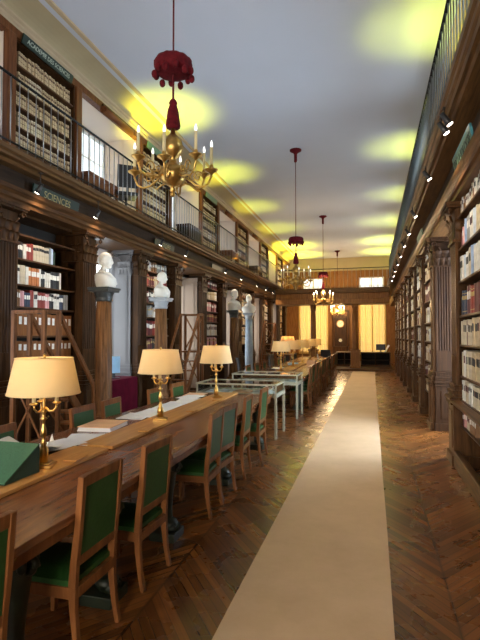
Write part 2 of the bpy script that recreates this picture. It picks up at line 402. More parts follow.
# cornice and cove on both long sides
def sidepoly(pts, right=False): return [(-3.75 - x if False else (-3.70 - x), z) for x, z in pts] if right else pts
cove = [(-5.2, 6.28), (-4.95, 6.28)] + [(-4.38 - .57 * math.cos(t), 6.28 + .145 * math.sin(t)) for t in [PI / 2 * i / 8 for i in range(9)]] + [(-5.2, 6.43)]
corn = [(-5.2, 6.16), (-4.975, 6.16), (-4.97, 6.20), (-4.95, 6.22), (-4.945, 6.25), (-4.91, 6.27), (-4.90, 6.295), (-5.2, 6.295)]
mould = [(-4.40, 6.385), (-4.34, 6.395), (-4.33, 6.42), (-4.42, 6.42)]
for nm, poly, mt, lab in (('trim_1', corn, 'cornice', 'buff moulded cornice running above the gallery bookcases'), ('trim_2', cove, 'cove', 'olive buff curved cove under the ceiling along the window wall'), ('trim_3', mould, 'cornice', 'thin moulding where the cove meets the ceiling')):
    struct(MB().prism(poly, 'y', YF, YB).build(nm, M[mt]), lab, 'trim')
for nm, poly, mt, lab in (('trim_4', corn, 'cornice', 'buff moulded cornice above the gallery on the bookcase wall'), ('trim_5', cove, 'ceil', 'curved cove under the ceiling on the bookcase wall side')):
    struct(MB().prism([(-3.70 - x, z) for x, z in poly], 'y', YF, YB).build(nm, M[mt]), lab, 'trim')

# right wall with one deep passage bay
PY0, PY1 = 7.10, 9.12
w = MB().box(1.58, 2.2, YF, PY0, 0, 3.5).box(1.58, 2.2, PY1, YB + .4, 0, 3.5).box(2.05, 2.2, PY0, PY1, 0, .35).box(2.05, 2.2, PY0, PY1, 3.1, 3.5)
w.box(1.40, 2.2, YF, YB + .4, 4.0, 4.6).box(1.40, 2.2, YF, YB + .4, 5.8, 6.3).box(1.35, 2.2, YF, YB + .4, 6.1, ZC)
for k in range(-1, 6): w.box(1.40, 2.2, 4.56 + PER * k + .9 if k > -1 else YF, (4.56 + PER * (k + 1) - .9) if k < 5 else YB + .4, 4.6, 5.8)
w.box(1.15, 1.6, YF, 4.62, 0, 3.5)
struct(w.build('wall_right', M['dark']), 'dark wood panelled wall behind the aisle bookcases', 'wall')
window(wn, 2.10, 2.16, PY0 + .1, PY1 - .1, .35, 3.1, 'y', 3, 5, 'sky_pass', 'unseen daylit window added at the back of the side passage'); wn += 1  # out of view, added for the daylight read off floor and runner

for k in range(6): window(wn, 2.08, 2.14, 4.56 + PER * k - .9, 4.56 + PER * k + .9, 4.6, 5.8, 'y', 4, 3, 'fill_gallery', 'unseen window added for light over the aisle side gallery, %s along' % ORD[k]); wn += 1  # windows out of view, added to brighten ceiling and opposite gallery
# end walls
RX0, RX1, RZ0, RZ1 = -.74, .80, .60, 3.60
LX0, LX1 = -4.40, -2.62
w = MB()
def wallx(xs, y0, y1, z0, z1):
    for a, b in xs: w.box(a, b, y0, y1, z0, z1)
w.box(-6.2, 2.3, YB, YB + .3, 0, RZ0); wallx(((-6.2, LX0), (LX1, RX0), (RX1, 2.3)), YB, YB + .3, RZ0, RZ1)
w.box(-6.2, 2.3, YB, YB + .3, RZ1, 4.25); wallx(((-6.2, -4.15), (-2.9, -.75), (.72, 2.3)), YB, YB + .3, 4.25, 5.2); w.box(-6.2, 2.3, YB, YB + .3, 5.2, ZC)
struct(MB().box(-6.1, 2.2, YB - .06, YB - .001, 5.62, ZC - .002).build('trim_90', M['cove']), 'buff plaster frieze across the top of the end wall', 'trim')
struct(w.build('wall_back', M['backoak_lit']), 'panelled oak end wall with the clock and curtained windows', 'wall')
window(wn, LX0, LX1, YB + .12, YB + .18, RZ0, RZ1, 'x', 4, 6, 'sky_far', 'tall window behind the gold curtain beside the window wall', 'dark'); wn += 1
window(wn, RX0, RX1, YB + .12, YB + .18, RZ0, RZ1, 'x', 4, 6, 'sky_far', 'tall window behind the gold curtain beside the aisle end', 'dark'); wn += 1
window(wn, -4.15, -2.9, YB + .12, YB + .18, 4.25, 5.2, 'x', 4, 2, 'sky_up', 'low bright upper window over the gold curtain by the window wall'); wn += 1
window(wn, -.75, .72, YB + .12, YB + .18, 4.25, 5.2, 'x', 4, 2, 'sky_up', 'low bright upper window over the gold curtain by the aisle'); wn += 1
w = MB()
w.box(-6.2, -4.4, YF - .3, YF, 0, ZC).box(-2.9, -.8, YF - .3, YF, 0, ZC).box(.7, 2.3, YF - .3, YF, 0, ZC).box(-4.4, -2.9, YF - .3, YF, 0, .7).box(-.8, .7, YF - .3, YF, 0, .7).box(-4.4, -2.9, YF - .3, YF, 3.4, ZC).box(-.8, .7, YF - .3, YF, 3.4, ZC)
struct(w.build('wall_front', M['wall']), 'end wall behind the near end of the reading tables', 'wall')
window(wn, -4.4, -2.9, YF - .2, YF - .14, .7, 3.4, 'x', 4, 6, 'fill_front', 'unseen window added for fill light in the near end wall, window side'); wn += 1  # both end windows are added behind the camera as fill light
window(wn, -.8, .7, YF - .2, YF - .14, .7, 3.4, 'x', 4, 6, 'fill_front', 'unseen window added for fill light in the near end wall, aisle side'); wn += 1

# gallery entablature, window wall side (in three bands) and aisle side
arch = [(-5.42, 3.48), (-4.72, 3.48), (-4.70, 3.53), (-4.67, 3.55), (-4.67, 3.60), (-4.63, 3.64), (-4.61, 3.69), (-4.80, 3.71), (-5.42, 3.71)]
frz = [(-5.42, 3.71), (-4.80, 3.71), (-4.80, 3.98), (-5.42, 3.98)]
gal = [(-6.1, 3.98), (-4.66, 3.98), (-4.62, 4.02), (-4.53, 4.02), (-4.52, 4.05), (-4.48, 4.07), (-4.47, 4.13), (-4.53, 4.15), (-6.1, 4.13)]
tn = 6
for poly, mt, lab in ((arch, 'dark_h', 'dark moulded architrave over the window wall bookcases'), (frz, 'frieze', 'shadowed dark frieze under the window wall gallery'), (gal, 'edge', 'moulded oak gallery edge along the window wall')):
    struct(MB().prism(poly, 'y', YF, YB).build('trim_%d' % tn, M[mt]), lab, 'trim'); tn += 1
archr = [(1.60, 3.40), (1.03, 3.40), (1.02, 3.44), (.99, 3.45), (.99, 3.50), (.96, 3.54), (.94, 3.58), (1.10, 3.60), (1.60, 3.60)]
frzr = [(1.60, 3.60), (1.10, 3.60), (1.10, 4.04), (1.60, 4.04)]
galr = [(1.62, 4.04), (.88, 4.04), (.86, 4.07), (.82, 4.07), (.81, 4.11), (.785, 4.13), (.78, 4.17), (.755, 4.19), (.75, 4.25), (.79, 4.27), (1.62, 4.25)]
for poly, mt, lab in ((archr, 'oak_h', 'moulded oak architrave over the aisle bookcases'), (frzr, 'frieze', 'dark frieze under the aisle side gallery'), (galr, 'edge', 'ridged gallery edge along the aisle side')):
    struct(MB().prism(poly, 'y', YF, YB).build('trim_%d' % tn, M[mt]), lab, 'trim'); tn += 1
# bridge gallery across the far end
b0, b1 = 23.3, 24.6
for (z0, z1, o, mt, lab) in ((3.17, 3.42, .06, 'backoak_lit', 'beam carried by the columns under the far bridge'), (3.42, 3.70, .12, 'backoak_lit', 'recessed oak frieze of the far bridge gallery'), (3.70, 3.94, 0.0, 'edge', 'moulded edge of the bridge gallery across the far end')):
    struct(MB().box(-4.60, .80, b0 + o, b1 - o, z0, z1).build('trim_%d' % tn, M[mt], bevel=.02), lab, 'trim'); tn += 1

# ------------------------------------------------------------------ pilasters
def fluted(wd, dp, n, r):
    """plan of a fluted shaft: front at +x"""
    pts = [(-.30, -wd / 2), (0, -wd / 2)]; step = (wd - .04) / n
    for i in range(n):
        y = -wd / 2 + .02 + step * (i + .5)
        for t in range(0, 7):
            a = PI * t / 6; pts.append((-math.sin(a) * r * .8, y - math.cos(a) * r))
    pts += [(0, wd / 2), (-.30, wd / 2)]
    return [(x + dp, y) for x, y in pts]
def leaf(mb, base, out, side, h, wd, m=0):
    base, out, side = Vector(base), Vector(out), Vector(side)
    def fn(u, v):
        wv = .86 * wd * (.55 + .6 * math.sin(PI * min(1, v * 1.05) * .8)) * (1 - .75 * max(0, v - .75) / .25) * (1 + .12 * math.sin(v * 22))
        curl = .08 * h + .85 * h * max(0, v - .45) ** 1.6; drop = .30 * h * max(0, v - .78) / .22
        return base + side * (u - .5) * wv + out * (curl - abs(u - .5) * .08 * h + .012) + Vector((0, 0, h * v - drop))
    return mb.grid(fn, 4, 8, m)
def make_pilaster(label, mats=('dark', 'dark', 'dark'), wd=.42, loc=(0, 0, 0), rot=0, proj=.10):
    t = thing('pilaster', label, 'pilaster', loc, rot, None)
    p = MB().box(-.35, proj + .08, -wd / 2 - .05, wd / 2 + .05, 0, .14).box(-.35, proj + .05, -wd / 2 - .025, wd / 2 + .025, .14, .80)
    p.prism([(proj + .05, -wd / 2 + .05), (proj + .062, -wd / 2 + .07), (proj + .062, wd / 2 - .07), (proj + .05, wd / 2 - .05)], 'z', .22, .72)
    p.build('pedestal', M[mats[0]], t, bevel=.008)
    p = MB()
    for i, (o, z0, z1) in enumerate(((.085, .80, .835), (.06, .835, .86), (.095, .86, .90), (.05, .90, .94), (.065, .94, .985), (.03, .985, 1.03), (.04, 1.03, 1.06))):
        p.box(-.35, proj + o, -wd / 2 - o * .5, wd / 2 + o * .5, z0, z1)
    p.build('moulded_base', M[mats[0]], t, bevel=.006)
    MB().prism(fluted(wd, proj, 7, wd / 7 * .33), 'z', 1.42, 2.96).box(-.30, proj + .004, -wd / 2, wd / 2, 1.06, 1.44).build('shaft', M[mats[1]], t)
    c = MB().box(-.3, proj - .005, -wd / 2 + .01, wd / 2 - .01, 2.96, 3.40).box(-.3, proj + .03, -wd / 2 - .02, wd / 2 + .02, 2.955, 2.985)
    c.box(-.3, proj + .10, -wd / 2 - .07, wd / 2 + .07, 3.41, 3.44).box(-.3, proj + .12, -wd / 2 - .085, wd / 2 + .085, 3.44, 3.48)
    for n, z, hh in ((4, 2.99, .17), (3, 3.09, .21)):
        for i in range(n):
            y = (i - (n - 1) / 2) * wd / n; leaf(c, (proj, y, z), (1, 0, 0), (0, 1, 0), hh, wd / n * .95)
        for s in (-1, 1):
            for q in (0, 1): leaf(c, (proj - .06 - .12 * q, s * (wd / 2 - .01), z), (0, s, 0), (1, 0, 0), hh, .11)
    for s in (-1, 1):
        y = s * (wd / 2 - .005)
        pts = [(proj + .02 + .05 * i / 12, y - s * .10 + s * .10 * i / 12, 3.24 + .13 * i / 12) for i in range(8)]
        c.tube(pts, .016, 6)
        sp = [(proj + .065, y + s * .02 + s * (.05 - .004 * i) * math.cos(i * .6), 3.36 + (.05 - .004 * i) * math.sin(i * .6)) for i in range(13)]
        c.tube(sp, .014, 6)
    c.sphere((proj + .08, 0, 3.425), (.03, .045, .03), 8, 6)
    c.build('capital', M[mats[2]], t)
    return t
pilL = make_pilaster('fluted dark pilaster at the near side of the SCIENCES bookcase', loc=(-4.90, BAY[0] - 1.0, 0))
bn = ['SCIENCES', 'second', 'third', 'fourth', 'fifth', 'last']
for k in range(6):
    for s in (-1, 1):
        if k == 0 and s < 0: continue
        side = 'near' if s < 0 else 'far'
        dup(pilL, (-4.90, BAY[k] + s * 1.0, 0), 0, 'fluted dark pilaster at the %s side of the %s bookcase on the window wall' % (side, bn[k]))
pilR = make_pilaster('warm oak fluted pilaster framing the book-filled case nearest the camera', ('oak', 'oak', 'oak'), .38, (1.15, 6.91, 0), PI); pilR.scale = (1, 1, .977)
for i in range(8):
    dup(pilR, (1.15, 9.33 + 1.9 * i, 0), PI, 'oak fluted pilaster, %s beyond the passage along the aisle bookcases' % ORD[i])
pj = make_pilaster('dark fluted pilaster facing down the aisle inside the passage bay', ('jamb', 'jamb', 'jamb'), .34, (1.26, 9.14, 0), -PI / 2, .03); pj.scale = (1, 1, .977)
# jamb pilaster, window glare put into its pale grey, and panelled reveals of the lower window bays
def make_reveal(label, mat, loc):
    t = thing('window_reveal', label, 'panelling', loc)
    p = MB().box(-.54, -.02, -.03, .03, 0, 3.36)
    p.build('panel', M[mat], t)
    f = MB()
    for (x0, x1, z0, z1) in ((-.46, -.09, .15, .85), (-.46, -.09, 1.0, 3.2)):
        for q in (0, .03):
            f.box(x0 + q, x1 - q, -.045 + q * .2, -.03, z0 + q, z0 + q + .02).box(x0 + q, x1 - q, -.045 + q * .2, -.03, z1 - q - .02, z1 - q).box(x0 + q, x0 + q + .02, -.045 + q * .2, -.03, z0 + q, z1 - q).box(x1 - q - .02, x1 - q, -.045 + q * .2, -.03, z0 + q, z1 - q)
    f.build('moulding', M[mat], t)
    return t
make_reveal('pale grey panelled reveal of the first lower window bay', 'palegrey', (-4.93, WIN[0] + .78, 0))
for k in range(1, 5): make_reveal('cream panelled reveal of the %s lower window bay' % ORD[k], 'reveal', (-4.93, WIN[k] + .78, 0))
make_pilaster('fluted pilaster greyed by painted-in window glare, first lower window bay', ('palegrey',) * 3, .30, (-5.10, WIN[0] + .76, 0), -PI / 2, .0)

# ------------------------------------------------------------------ bookcases
BOOKS = []      # (spine point, facing (+1/-1 along x), width, height, depth, colour, style, where)
def books_row(xf, d, y0, y1, z, hmin, hmax, palette, style, where, wmin=.022, wmax=.055, fill=1.0, block=1):
    """fill one shelf with books; palette is a list of colours, drawn in runs of `block`"""
    y = y0 + .01; i = 0; n = 0; end = y0 + (y1 - y0) * fill; rows = []
    col = RND.choice(palette); h = RND.uniform(hmin, hmax); wd = RND.uniform(wmin, wmax)
    while True:
        if n >= block:
            col = RND.choice(palette); h = RND.uniform(hmin, hmax); wd = RND.uniform(wmin, wmax); n = 0
        if y + wd > end - .005: break
        rows.append((y + wd / 2, wd - .002, h * (1 - .012 * RND.random()), col)); y += wd; n += 1
        if RND.random() < .03: y += RND.uniform(.01, .04)
    if d < 0: rows = rows[::-1]
    for i, (yy, wd, h, col) in enumerate(rows):
        BOOKS.append(dict(p=(xf - d * RND.uniform(.015, .045), yy, z), d=d, w=wd, h=h, dep=min(.24, h * .72), c=col, s=style, where=where, i=i))
def books_list(xf, d, items, y0, z, where, style):
    """items: (count, width, height, colour)"""
    y = y0; i = 0
    for cnt, wd, h, col, *st in items:
        for _ in range(cnt):
            w2 = wd * RND.uniform(.9, 1.1)
            if col: BOOKS.append(dict(p=(xf - d * RND.uniform(.015, .03), y + w2 / 2, z), d=d, w=w2 - .002, h=h * RND.uniform(.97, 1.02), dep=.2, c=col, s=(st[0] if st else style), where=where, i=i)); i += 1
            y += w2
def bookcase(label, loc, rot, half, shelves, z0, z1, depth, base=0, mat='dark', ledge=None, name='bookcase', cover=True):
    t = thing(name, label, 'bookcase', loc, rot)
    for s in (-1, 1): MB().box(-depth, 0, s * half - .02 + (.02 if s > 0 else -.02), s * half + .02 + (.02 if s > 0 else -.02), z0, z1).build('side_panel', M[mat], t)
    MB().box(-depth - .02, -depth, -half - .04, half + .04, z0, z1).build('back', M['backing'], t)
    for z in shelves: MB().box(-depth, -.008, -half, half, z - .028, z).build('shelf', M['shelfwood'], t, bevel=.005)
    MB().box(-depth, -.01, -half - .04, half + .04, z1 - .04, z1).build('top_board', M[mat], t)
    if base:
        p = MB().box(-depth, .02, -half - .04, half + .04, z0, z0 + .12).box(-depth, -.01, -half, half, z0 + .12, base - .05)
        p.build('base_cabinet', M[mat], t)
        for s in (-1, 1):
            q = MB().box(-.01, .012, s * half / 2 - half / 2 + .03, s * half / 2 + half / 2 - .03, z0 + .16, base - .09)
            q.box(.012, .02, s * half / 2 - half / 2 + .10, s * half / 2 + half / 2 - .10, z0 + .23, base - .16)
            dr = q.build('door', M[mat], t, bevel=.006)
            MB().sphere((.032, s * .07, (z0 + base) / 2), .014, 8, 6).build('knob', M['brass'], dr)
        MB().box(-depth, .10, -half - .04, half + .04, base - .05, base).build('ledge', M[mat], t, bevel=.012)
    return t
S0 = [.80, 1.32, 1.67, 2.10, 2.43, 2.81, 3.17]
for k in range(6):
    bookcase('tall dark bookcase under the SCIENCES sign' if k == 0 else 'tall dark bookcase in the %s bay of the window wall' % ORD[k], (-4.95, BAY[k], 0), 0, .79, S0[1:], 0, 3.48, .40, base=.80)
xl = -4.95
y0 = BAY[0] - .78
W0 = 'shelf of the SCIENCES bookcase'
# the SCIENCES bay, shelf by shelf
books_list(xl, 1, [(2, .04, .25, 'maroon', 'plain'), (2, .05, .27, 'cream', 'label'), (1, .03, .21, 'black'), (3, .035, .24, 'black', 'label'), (2, .035, .22, 'white', 'plain'), (3, .035, .24, 'red', 'label'), (1, .05, .26, 'red', 'plain'), (6, .062, .25, 'cream', 'dark'), (1, .045, .27, 'grey', 'plain'), (2, .03, .26, 'pale_blue', 'plain'), (2, .022, .22, 'green', 'plain')], y0, 2.81, 'second ' + W0, 'plain')
books_list(xl, 1, [(1, .045, .25, 'black', 'label'), (3, .07, .28, 'white', 'dark'), (2, .06, .28, 'cream', 'plain'), (1, .06, .27, 'white', 'plain'), (4, .062, .27, 'orange', 'label'), (1, .05, .27, 'white', 'plain'), (2, .04, .25, 'black', 'label'), (3, .045, .24, 'white', 'plain'), (6, .042, .27, 'black', 'label'), (1, .04, .28, 'white', 'plain')], y0, 2.43, 'third ' + W0, 'plain')
books_list(xl, 1, [(2, .055, .25, 'cream', 'plain'), (4, .035, .25, 'brown', 'label'), (3, .03, .23, 'pink', 'plain'), (3, .04, .22, 'navy', 'label'), (2, .04, .26, 'red', 'plain'), (2, .04, .25, 'white', 'label'), (5, .035, .24, 'red', 'label'), (3, .03, .23, 'pink', 'label'), (3, .035, .24, 'black', 'label'), (4, .035, .25, 'white', 'dark'), (3, .04, .24, 'navy', 'label'), (3, .035, .25, 'grey', 'plain')], y0, 2.10, 'fourth ' + W0, 'plain')
ABOX = []
for zz, hh, row in ((1.67, .34, 'fifth'), (1.32, .27, 'sixth')):
    for i in range(14): ABOX.append((xl - .03, y0 + .055 + .108 * i, zz, .102 * (1 if i % 5 else .92), hh * (.97 + .03 * ((i * 7) % 3) / 2), row, i))
books_row(xl, 1, y0, y0 + 1.56, .80, .28, .38, ['black', 'maroon', 'brown', 'green'], 'gilt', 'seventh ' + W0, .03, .06)
# other lower bays
pals = [None, (['brown', 'black', 'maroon'], ['red', 'maroon', 'cream'], ['grey', 'white', 'brown']), (['red', 'maroon', 'pink'], ['cream', 'buff', 'white'], ['maroon', 'red', 'black']), (['white', 'cream', 'brown'], ['cream', 'tan', 'grey'], ['tan', 'maroon', 'cream']), (['cream', 'white', 'buff'], ['white', 'cream', 'tan'], ['cream', 'orange', 'brown']), (['cream', 'tan'], ['buff', 'cream'], ['tan', 'brown'])]
for k in range(1, 6):
    for j, z in enumerate(S0[1:]):
        top = (S0[1:] + [3.46])[j + 1] - z - .03
        books_row(xl, 1, BAY[k] - .78, BAY[k] + .78, z, top * .72, top * .92, pals[k][j % 3], 'label' if j % 2 else 'gilt', '%s shelf from the floor, %s window wall bookcase' % (ORD[j], bn[k]), .03, .07, .97, 3)

# gallery bookcases over the window wall, uniform bound sets
SU = [4.15 + .308 * i for i in range(6)]
for k in range(-1, 6):
    yc = 6.51 + PER * k
    if k >= 0:
        bookcase('gallery bookcase of tan bound sets above the %s bookcase' % bn[k], (-5.00, yc, 0), 0, .70, SU[1:], 4.13, 6.05, .34, mat='dark', name='gallery_bookcase')
    for s in (-1, 1):
        if k < 0 and s < 0: continue
        t = tag(MB().box(-5.06, -4.96, yc + s * .82 - .085, yc + s * .82 + .085, 4.13, 6.06).build('trim_%d' % tn, M['post'], bevel=.012), 'reddish wooden post at the %s side of the %s gallery bookcase' % ('near' if s < 0 else 'far', 'nearest hidden' if k < 0 else bn[k]), 'post', None, 'structure'); tn += 1
    if k >= 0:
        for j, z in enumerate(SU):
            books_row(-5.0, 1, yc - .69, yc + .69, z + .002, .205, .222, ['buff', 'cream', 'buff', 'tan', 'buff'] if k < 3 else ['tan', 'buff', 'brown', 'buff'] if k < 4 else ['cream', 'white', 'buff', 'tan'], 'set', '%s gallery shelf up above the %s bookcase' % (ORD[j], bn[k]), .040, .058, .99, 6)
t = MB().box(-5.1, -4.97, YF, YB, 6.04, 6.165)
struct(t.build('trim_%d' % tn, M['post']), 'wooden lintel running over the gallery bookcases and window bays', 'trim'); tn += 1
# cream reveals of gallery window bays are the wall itself; panel mouldings on the far reveals
for k in range(-1, 5):
    yc = 8.46 + PER * k + 1.17
    f = MB()
    for (x0, x1) in ((-5.80, -5.42),):
        for z0, z1 in ((4.25, 5.25), (5.32, 5.75)):
            f.box(x0, x1, yc - .015, yc, z0, z0 + .02).box(x0, x1, yc - .015, yc, z1 - .02, z1).box(x0, x0 + .02, yc - .015, yc, z0, z1).box(x1 - .02, x1, yc - .015, yc, z0, z1)
    struct(f.build('trim_%d' % tn, M['cream']), 'cream panel moulding on the reveal of the gallery window bay', 'trim'); tn += 1

# aisle side bookcases
SR = [.53, .85, 1.16, 1.56, 1.93, 2.37, 2.79, 3.21]
bookcase('oak bookcase full of pale bound volumes before the side passage', (1.08, 5.68, 0), PI, 1.04, SR, 0, 3.48, .38, mat='oak')
tag(MB().box(.96, 1.079, 4.64, 6.70, .815, .85).build('bookcase_ledge', M['oak_h'], bevel=.01), 'projecting moulded ledge across the oak bookcase before the passage', 'ledge')
tag(MB().box(.99, 1.079, 4.64, 6.70, 0, .20).build('bookcase_plinth', M['oak_h'], bevel=.015), 'moulded plinth at the foot of the oak bookcase before the passage', 'plinth')
WR = 'shelf of the passage-side bookcase'
xr = 1.08
def rrow(items, z, row):
    # items from the passage end towards the camera
    y = 6.70; i = 0
    for cnt, wd, h, col, *st in items:
        for _ in range(cnt):
            w2 = wd * RND.uniform(.92, 1.08)
            BOOKS.append(dict(p=(xr + RND.uniform(.02, .04), y - w2 / 2, z), d=-1, w=w2 - .002, h=h * RND.uniform(.96, 1.03), dep=.2, c=col, s=st[0] if st else 'plain', where=row + ' ' + WR, i=i)); i += 1; y -= w2
rrow([(2, .045, .20, 'maroon'), (3, .05, .24, 'pink', 'label'), (2, .05, .27, 'pale_blue'), (2, .06, .30, 'blue'), (3, .05, .30, 'grey', 'label'), (4, .05, .32, 'white', 'label'), (4, .05, .31, 'pale_blue'), (5, .05, .3, 'cream')], 2.79, 'second')
rrow([(1, .16, .31, 'white', 'label'), (1, .07, .22, 'cream'), (2, .06, .30, 'pale_blue'), (2, .06, .32, 'white', 'label'), (3, .06, .33, 'cream', 'label'), (3, .06, .34, 'blue'), (4, .06, .32, 'white')], 2.37, 'third')
rrow([(1, .10, .24, 'black'), (3, .085, .30, 'navy', 'gilt'), (3, .07, .34, 'maroon', 'label'), (4, .06, .32, 'red', 'gilt'), (5, .06, .33, 'maroon')], 1.93, 'fourth')
rrow([(2, .05, .29, 'cream'), (1, .06, .30, 'white', 'label'), (2, .075, .31, 'cream', 'label'), (1, .06, .31, 'maroon', 'label'), (4, .065, .30, 'cream', 'label'), (6, .07, .31, 'buff', 'label')], 1.56, 'fifth')
rrow([(2, .05, .31, 'cream'), (3, .06, .32, 'white', 'label'), (1, .06, .32, 'brown', 'label'), (4, .07, .32, 'cream', 'label'), (6, .07, .32, 'buff', 'label')], 1.16, 'sixth')
rrow([(3, .05, .25, 'white', 'label'), (4, .06, .26, 'cream', 'label'), (4, .06, .25, 'white', 'dark'), (6, .06, .25, 'cream', 'label')], .85, 'seventh')
rrow([(3, .04, .18, 'maroon', 'label'), (3, .04, .19, 'pink', 'label'), (4, .045, .19, 'cream', 'label'), (7, .05, .2, 'brown', 'label')], .53, 'eighth')
books_row(xr, -1, 4.7, 6.7, 3.21, .15, .2, ['cream', 'white', 'brown'], 'label', 'first ' + WR, .05, .08)
for i in range(8):
    yc = 10.28 + 1.9 * i
    bookcase('oak aisle bookcase, %s beyond the side passage' % ORD[i], (1.08, yc, 0), PI, .72, SR, 0, 3.48, .38, mat='oak')
    for j, z in enumerate(SR):
        top = (SR + [3.46])[j + 1] - z - .03
        books_row(xr, -1, yc - .71, yc + .71, z, top * .7, top * .92, [['white', 'cream', 'grey'], ['maroon', 'brown', 'cream'], ['cream', 'tan'], ['pale_blue', 'white', 'cream']][(i + j) % 4], 'label', '%s shelf up, %s aisle bookcase past the passage' % (ORD[j], ORD[i]), .03, .07, .97, 3)

# ------------------------------------------------------------------ books: the largest in view as objects, the rest as one mass
def add_book(mb, p, d, w, h, dep, ci, style):
    x0, y, z = p; bulge = min(.012, w * .22) if style in ('set', 'gilt') else .004
    a = BKI[ci]
    segs = {'set': [(0, .30, a), (.30, .345, BKI['band']), (.345, .62, a), (.62, .80, BKI['band']), (.80, .86, a), (.86, .89, BKI['band']), (.89, 1, a)], 'label': [(0, .52, a), (.52, .80, BKI['label'] if ci not in ('cream', 'white', 'buff') else BKI['maroon' if (int(y * 997) % 3) else 'black']), (.80, 1, a)], 'dark': [(0, .66, a), (.66, .84, BKI['black']), (.84, 1, a)],
            'gilt': [(0, .12, a), (.12, .15, BKI['gilt']), (.15, .62, a), (.62, .78, BKI['gilt']), (.78, .86, a), (.86, .89, BKI['gilt']), (.89, 1, a)], 'plain': [(0, 1, a)]}[style]
    prof = [(-dep, -w / 2), (-bulge, -w / 2), (0, -w / 4), (0, w / 4), (-bulge, w / 2), (-dep, w / 2)]
    def P(i, zz): return (x0 + d * prof[i][0], y + d * prof[i][1], z + zz)
    for s0, s1, m in segs:
        for i in range(5):
            spine = 1 <= i <= 3
            mb.add([P(i, s0 * h), P(i + 1, s0 * h), P(i + 1, s1 * h), P(i, s1 * h)], [(0, 1, 2, 3)], m if spine else a)
    mb.add([P(i, h) for i in range(6)], [tuple(range(6))], BKI['page']); mb.add([P(i, 0) for i in range(6)], [tuple(range(6))[::-1]], a)
    mb.add([P(0, 0), P(5, 0), P(5, h), P(0, h)], [(3, 2, 1, 0)], BKI['page'])
scored = []
for b in BOOKS:
    q = project((b['p'][0], b['p'][1], b['p'][2] + b['h'] / 2))
    if q is None or not (-12 < q[0] < 492 and -12 < q[1] < 652): b['a'] = -1 if q is None or not (-60 < q[0] < 560) else 0
    else:
        e = project((b['p'][0], b['p'][1] + b['w'], b['p'][2] + b['h'] / 2)); b['a'] = abs(e[0] - q[0]) * F * b['h'] / q[2]
        if not (2 < q[0] < 478 and 2 < q[1] < 638): b['a'] *= .3
BOOKS.sort(key=lambda b: -b['a'])
CW = dict(white='white', cream='cream', buff='buff', tan='tan', pale_blue='pale blue', grey='grey', navy='navy', maroon='maroon')
used = {}
NB = 290
for b in BOOKS[:NB]:
    mb = MB(); add_book(mb, (0, 0, 0), b['d'], b['w'], b['h'], b['dep'], b['c'], b['s'])
    cols = [BKI[b['c']]]; ids = sorted(set(mb.m)); mb.m = [ids.index(i) for i in mb.m]
    o = mb.build('book', [BKM[i] for i in ids], loc=b['p'], fix=False)
    key = (b['where'], b['c']); used[key] = used.get(key, 0) + 1
    rest = b
    b['o'] = o
for b in BOOKS[:NB]:
    same = sorted([x for x in BOOKS if x['where'] == b['where'] and x['c'] == b['c']], key=lambda x: x['i'])
    n = same.index(b) + 1
    lab = '%s%s book%s, %s' % ('only ' if len(same) == 1 else ORD[n - 1] + ' ', CW.get(b['c'], b['c']), '' if len(same) == 1 else (' from the near end' if b['d'] > 0 else ' from the far end'), b['where'])
    tag(b['o'], lab, 'book', 'books on the ' + b['where'])
rest = MB()
for b in BOOKS[NB:]:
    if b['a'] < 0: continue
    add_book(rest, b['p'], b['d'], b['w'], b['h'], b['dep'], b['c'], b['s'])
tag(rest.build('books', BKM, fix=False), 'all the smaller books filling the other shelves of the room', 'books', None, 'stuff')
def make_abox():
    o = MB().box(-.26, 0, -.5, .5, 0, 1, 0)
    return o
ab = MB().box(-.25, 0, -.05, .05, 0, .30).mesh('archive_box', BK['orange']); lb = MB().box(0, .003, -.028, .028, .15, .25).mesh('label', BK['label'])
BK_ab = wood('box_board', (.19, .075, .025), (.30, .125, .045), rough=.6, bump=.05); ab.materials[0] = BK_ab
for x, y, z, wd, hh, row, i in ABOX:
    o = bpy.data.objects.new('archive_box', ab); C.objects.link(o); o.location = (x, y, z + .001); o.scale = (1, wd / .1, hh / .30)
    tag(o, 'orange brown archive box with white label, %s on the %s shelf down under SCIENCES' % (ORD[i], row), 'box', 'archive boxes on the SCIENCES bookcase')
    l = bpy.data.objects.new('label', lb); C.objects.link(l); l.parent = o
# ------------------------------------------------------------------ railings
def railing(label, p0, p1, z0, z1, step, name='gallery_railing', bm='baluster'):
    p0, p1 = Vector(p0), Vector(p1); L = (p1 - p0).length; d = (p1 - p0) / L
    t = thing(name, label, 'railing', (p0.x, p0.y, z0)); hh = z1 - z0
    MB().tube([(0, 0, hh), tuple(d * L + Vector((0, 0, hh)))], .019, 8).build('handrail', M['iron'], t)
    MB().beam((0, 0, .05), tuple(d * L + Vector((0, 0, .05))), .03, .014).build('bottom_rail', M['iron'], t)
    me = MB().tube([(0, 0, 0.0), (0, 0, hh)], .0075, 6).mesh('baluster', M[bm])
    n = int(L / step); vis = []; rest = MB()
    for i in range(n + 1):
        q = p0 + d * (step * i); pr = project((q.x, q.y, z0 + hh / 2))
        ok = pr and -8 < pr[0] < 488 and -40 < pr[1] < 680
        if ok and len(vis) < 98: vis.append(i)
        elif pr: rest.tube([tuple(d * step * i), tuple(d * step * i + Vector((0, 0, hh)))], .0075, 5)
    for i in vis:
        o = bpy.data.objects.new('baluster', me); C.objects.link(o); o.parent = t; o.location = d * step * i
    if rest.v: tag(rest.build('balusters', M[bm], t, fix=False), kind='stuff')
    return t
railing('long black iron railing of the gallery on the window wall', (-4.5, .6, 0), (-4.5, 23.3, 0), 4.14, 5.06, .162)
railing('black iron railing of the gallery above the aisle bookcases', (.79, 2.2, 0), (.79, 23.3, 0), 4.26, 5.14, .162, bm='dullsteel')
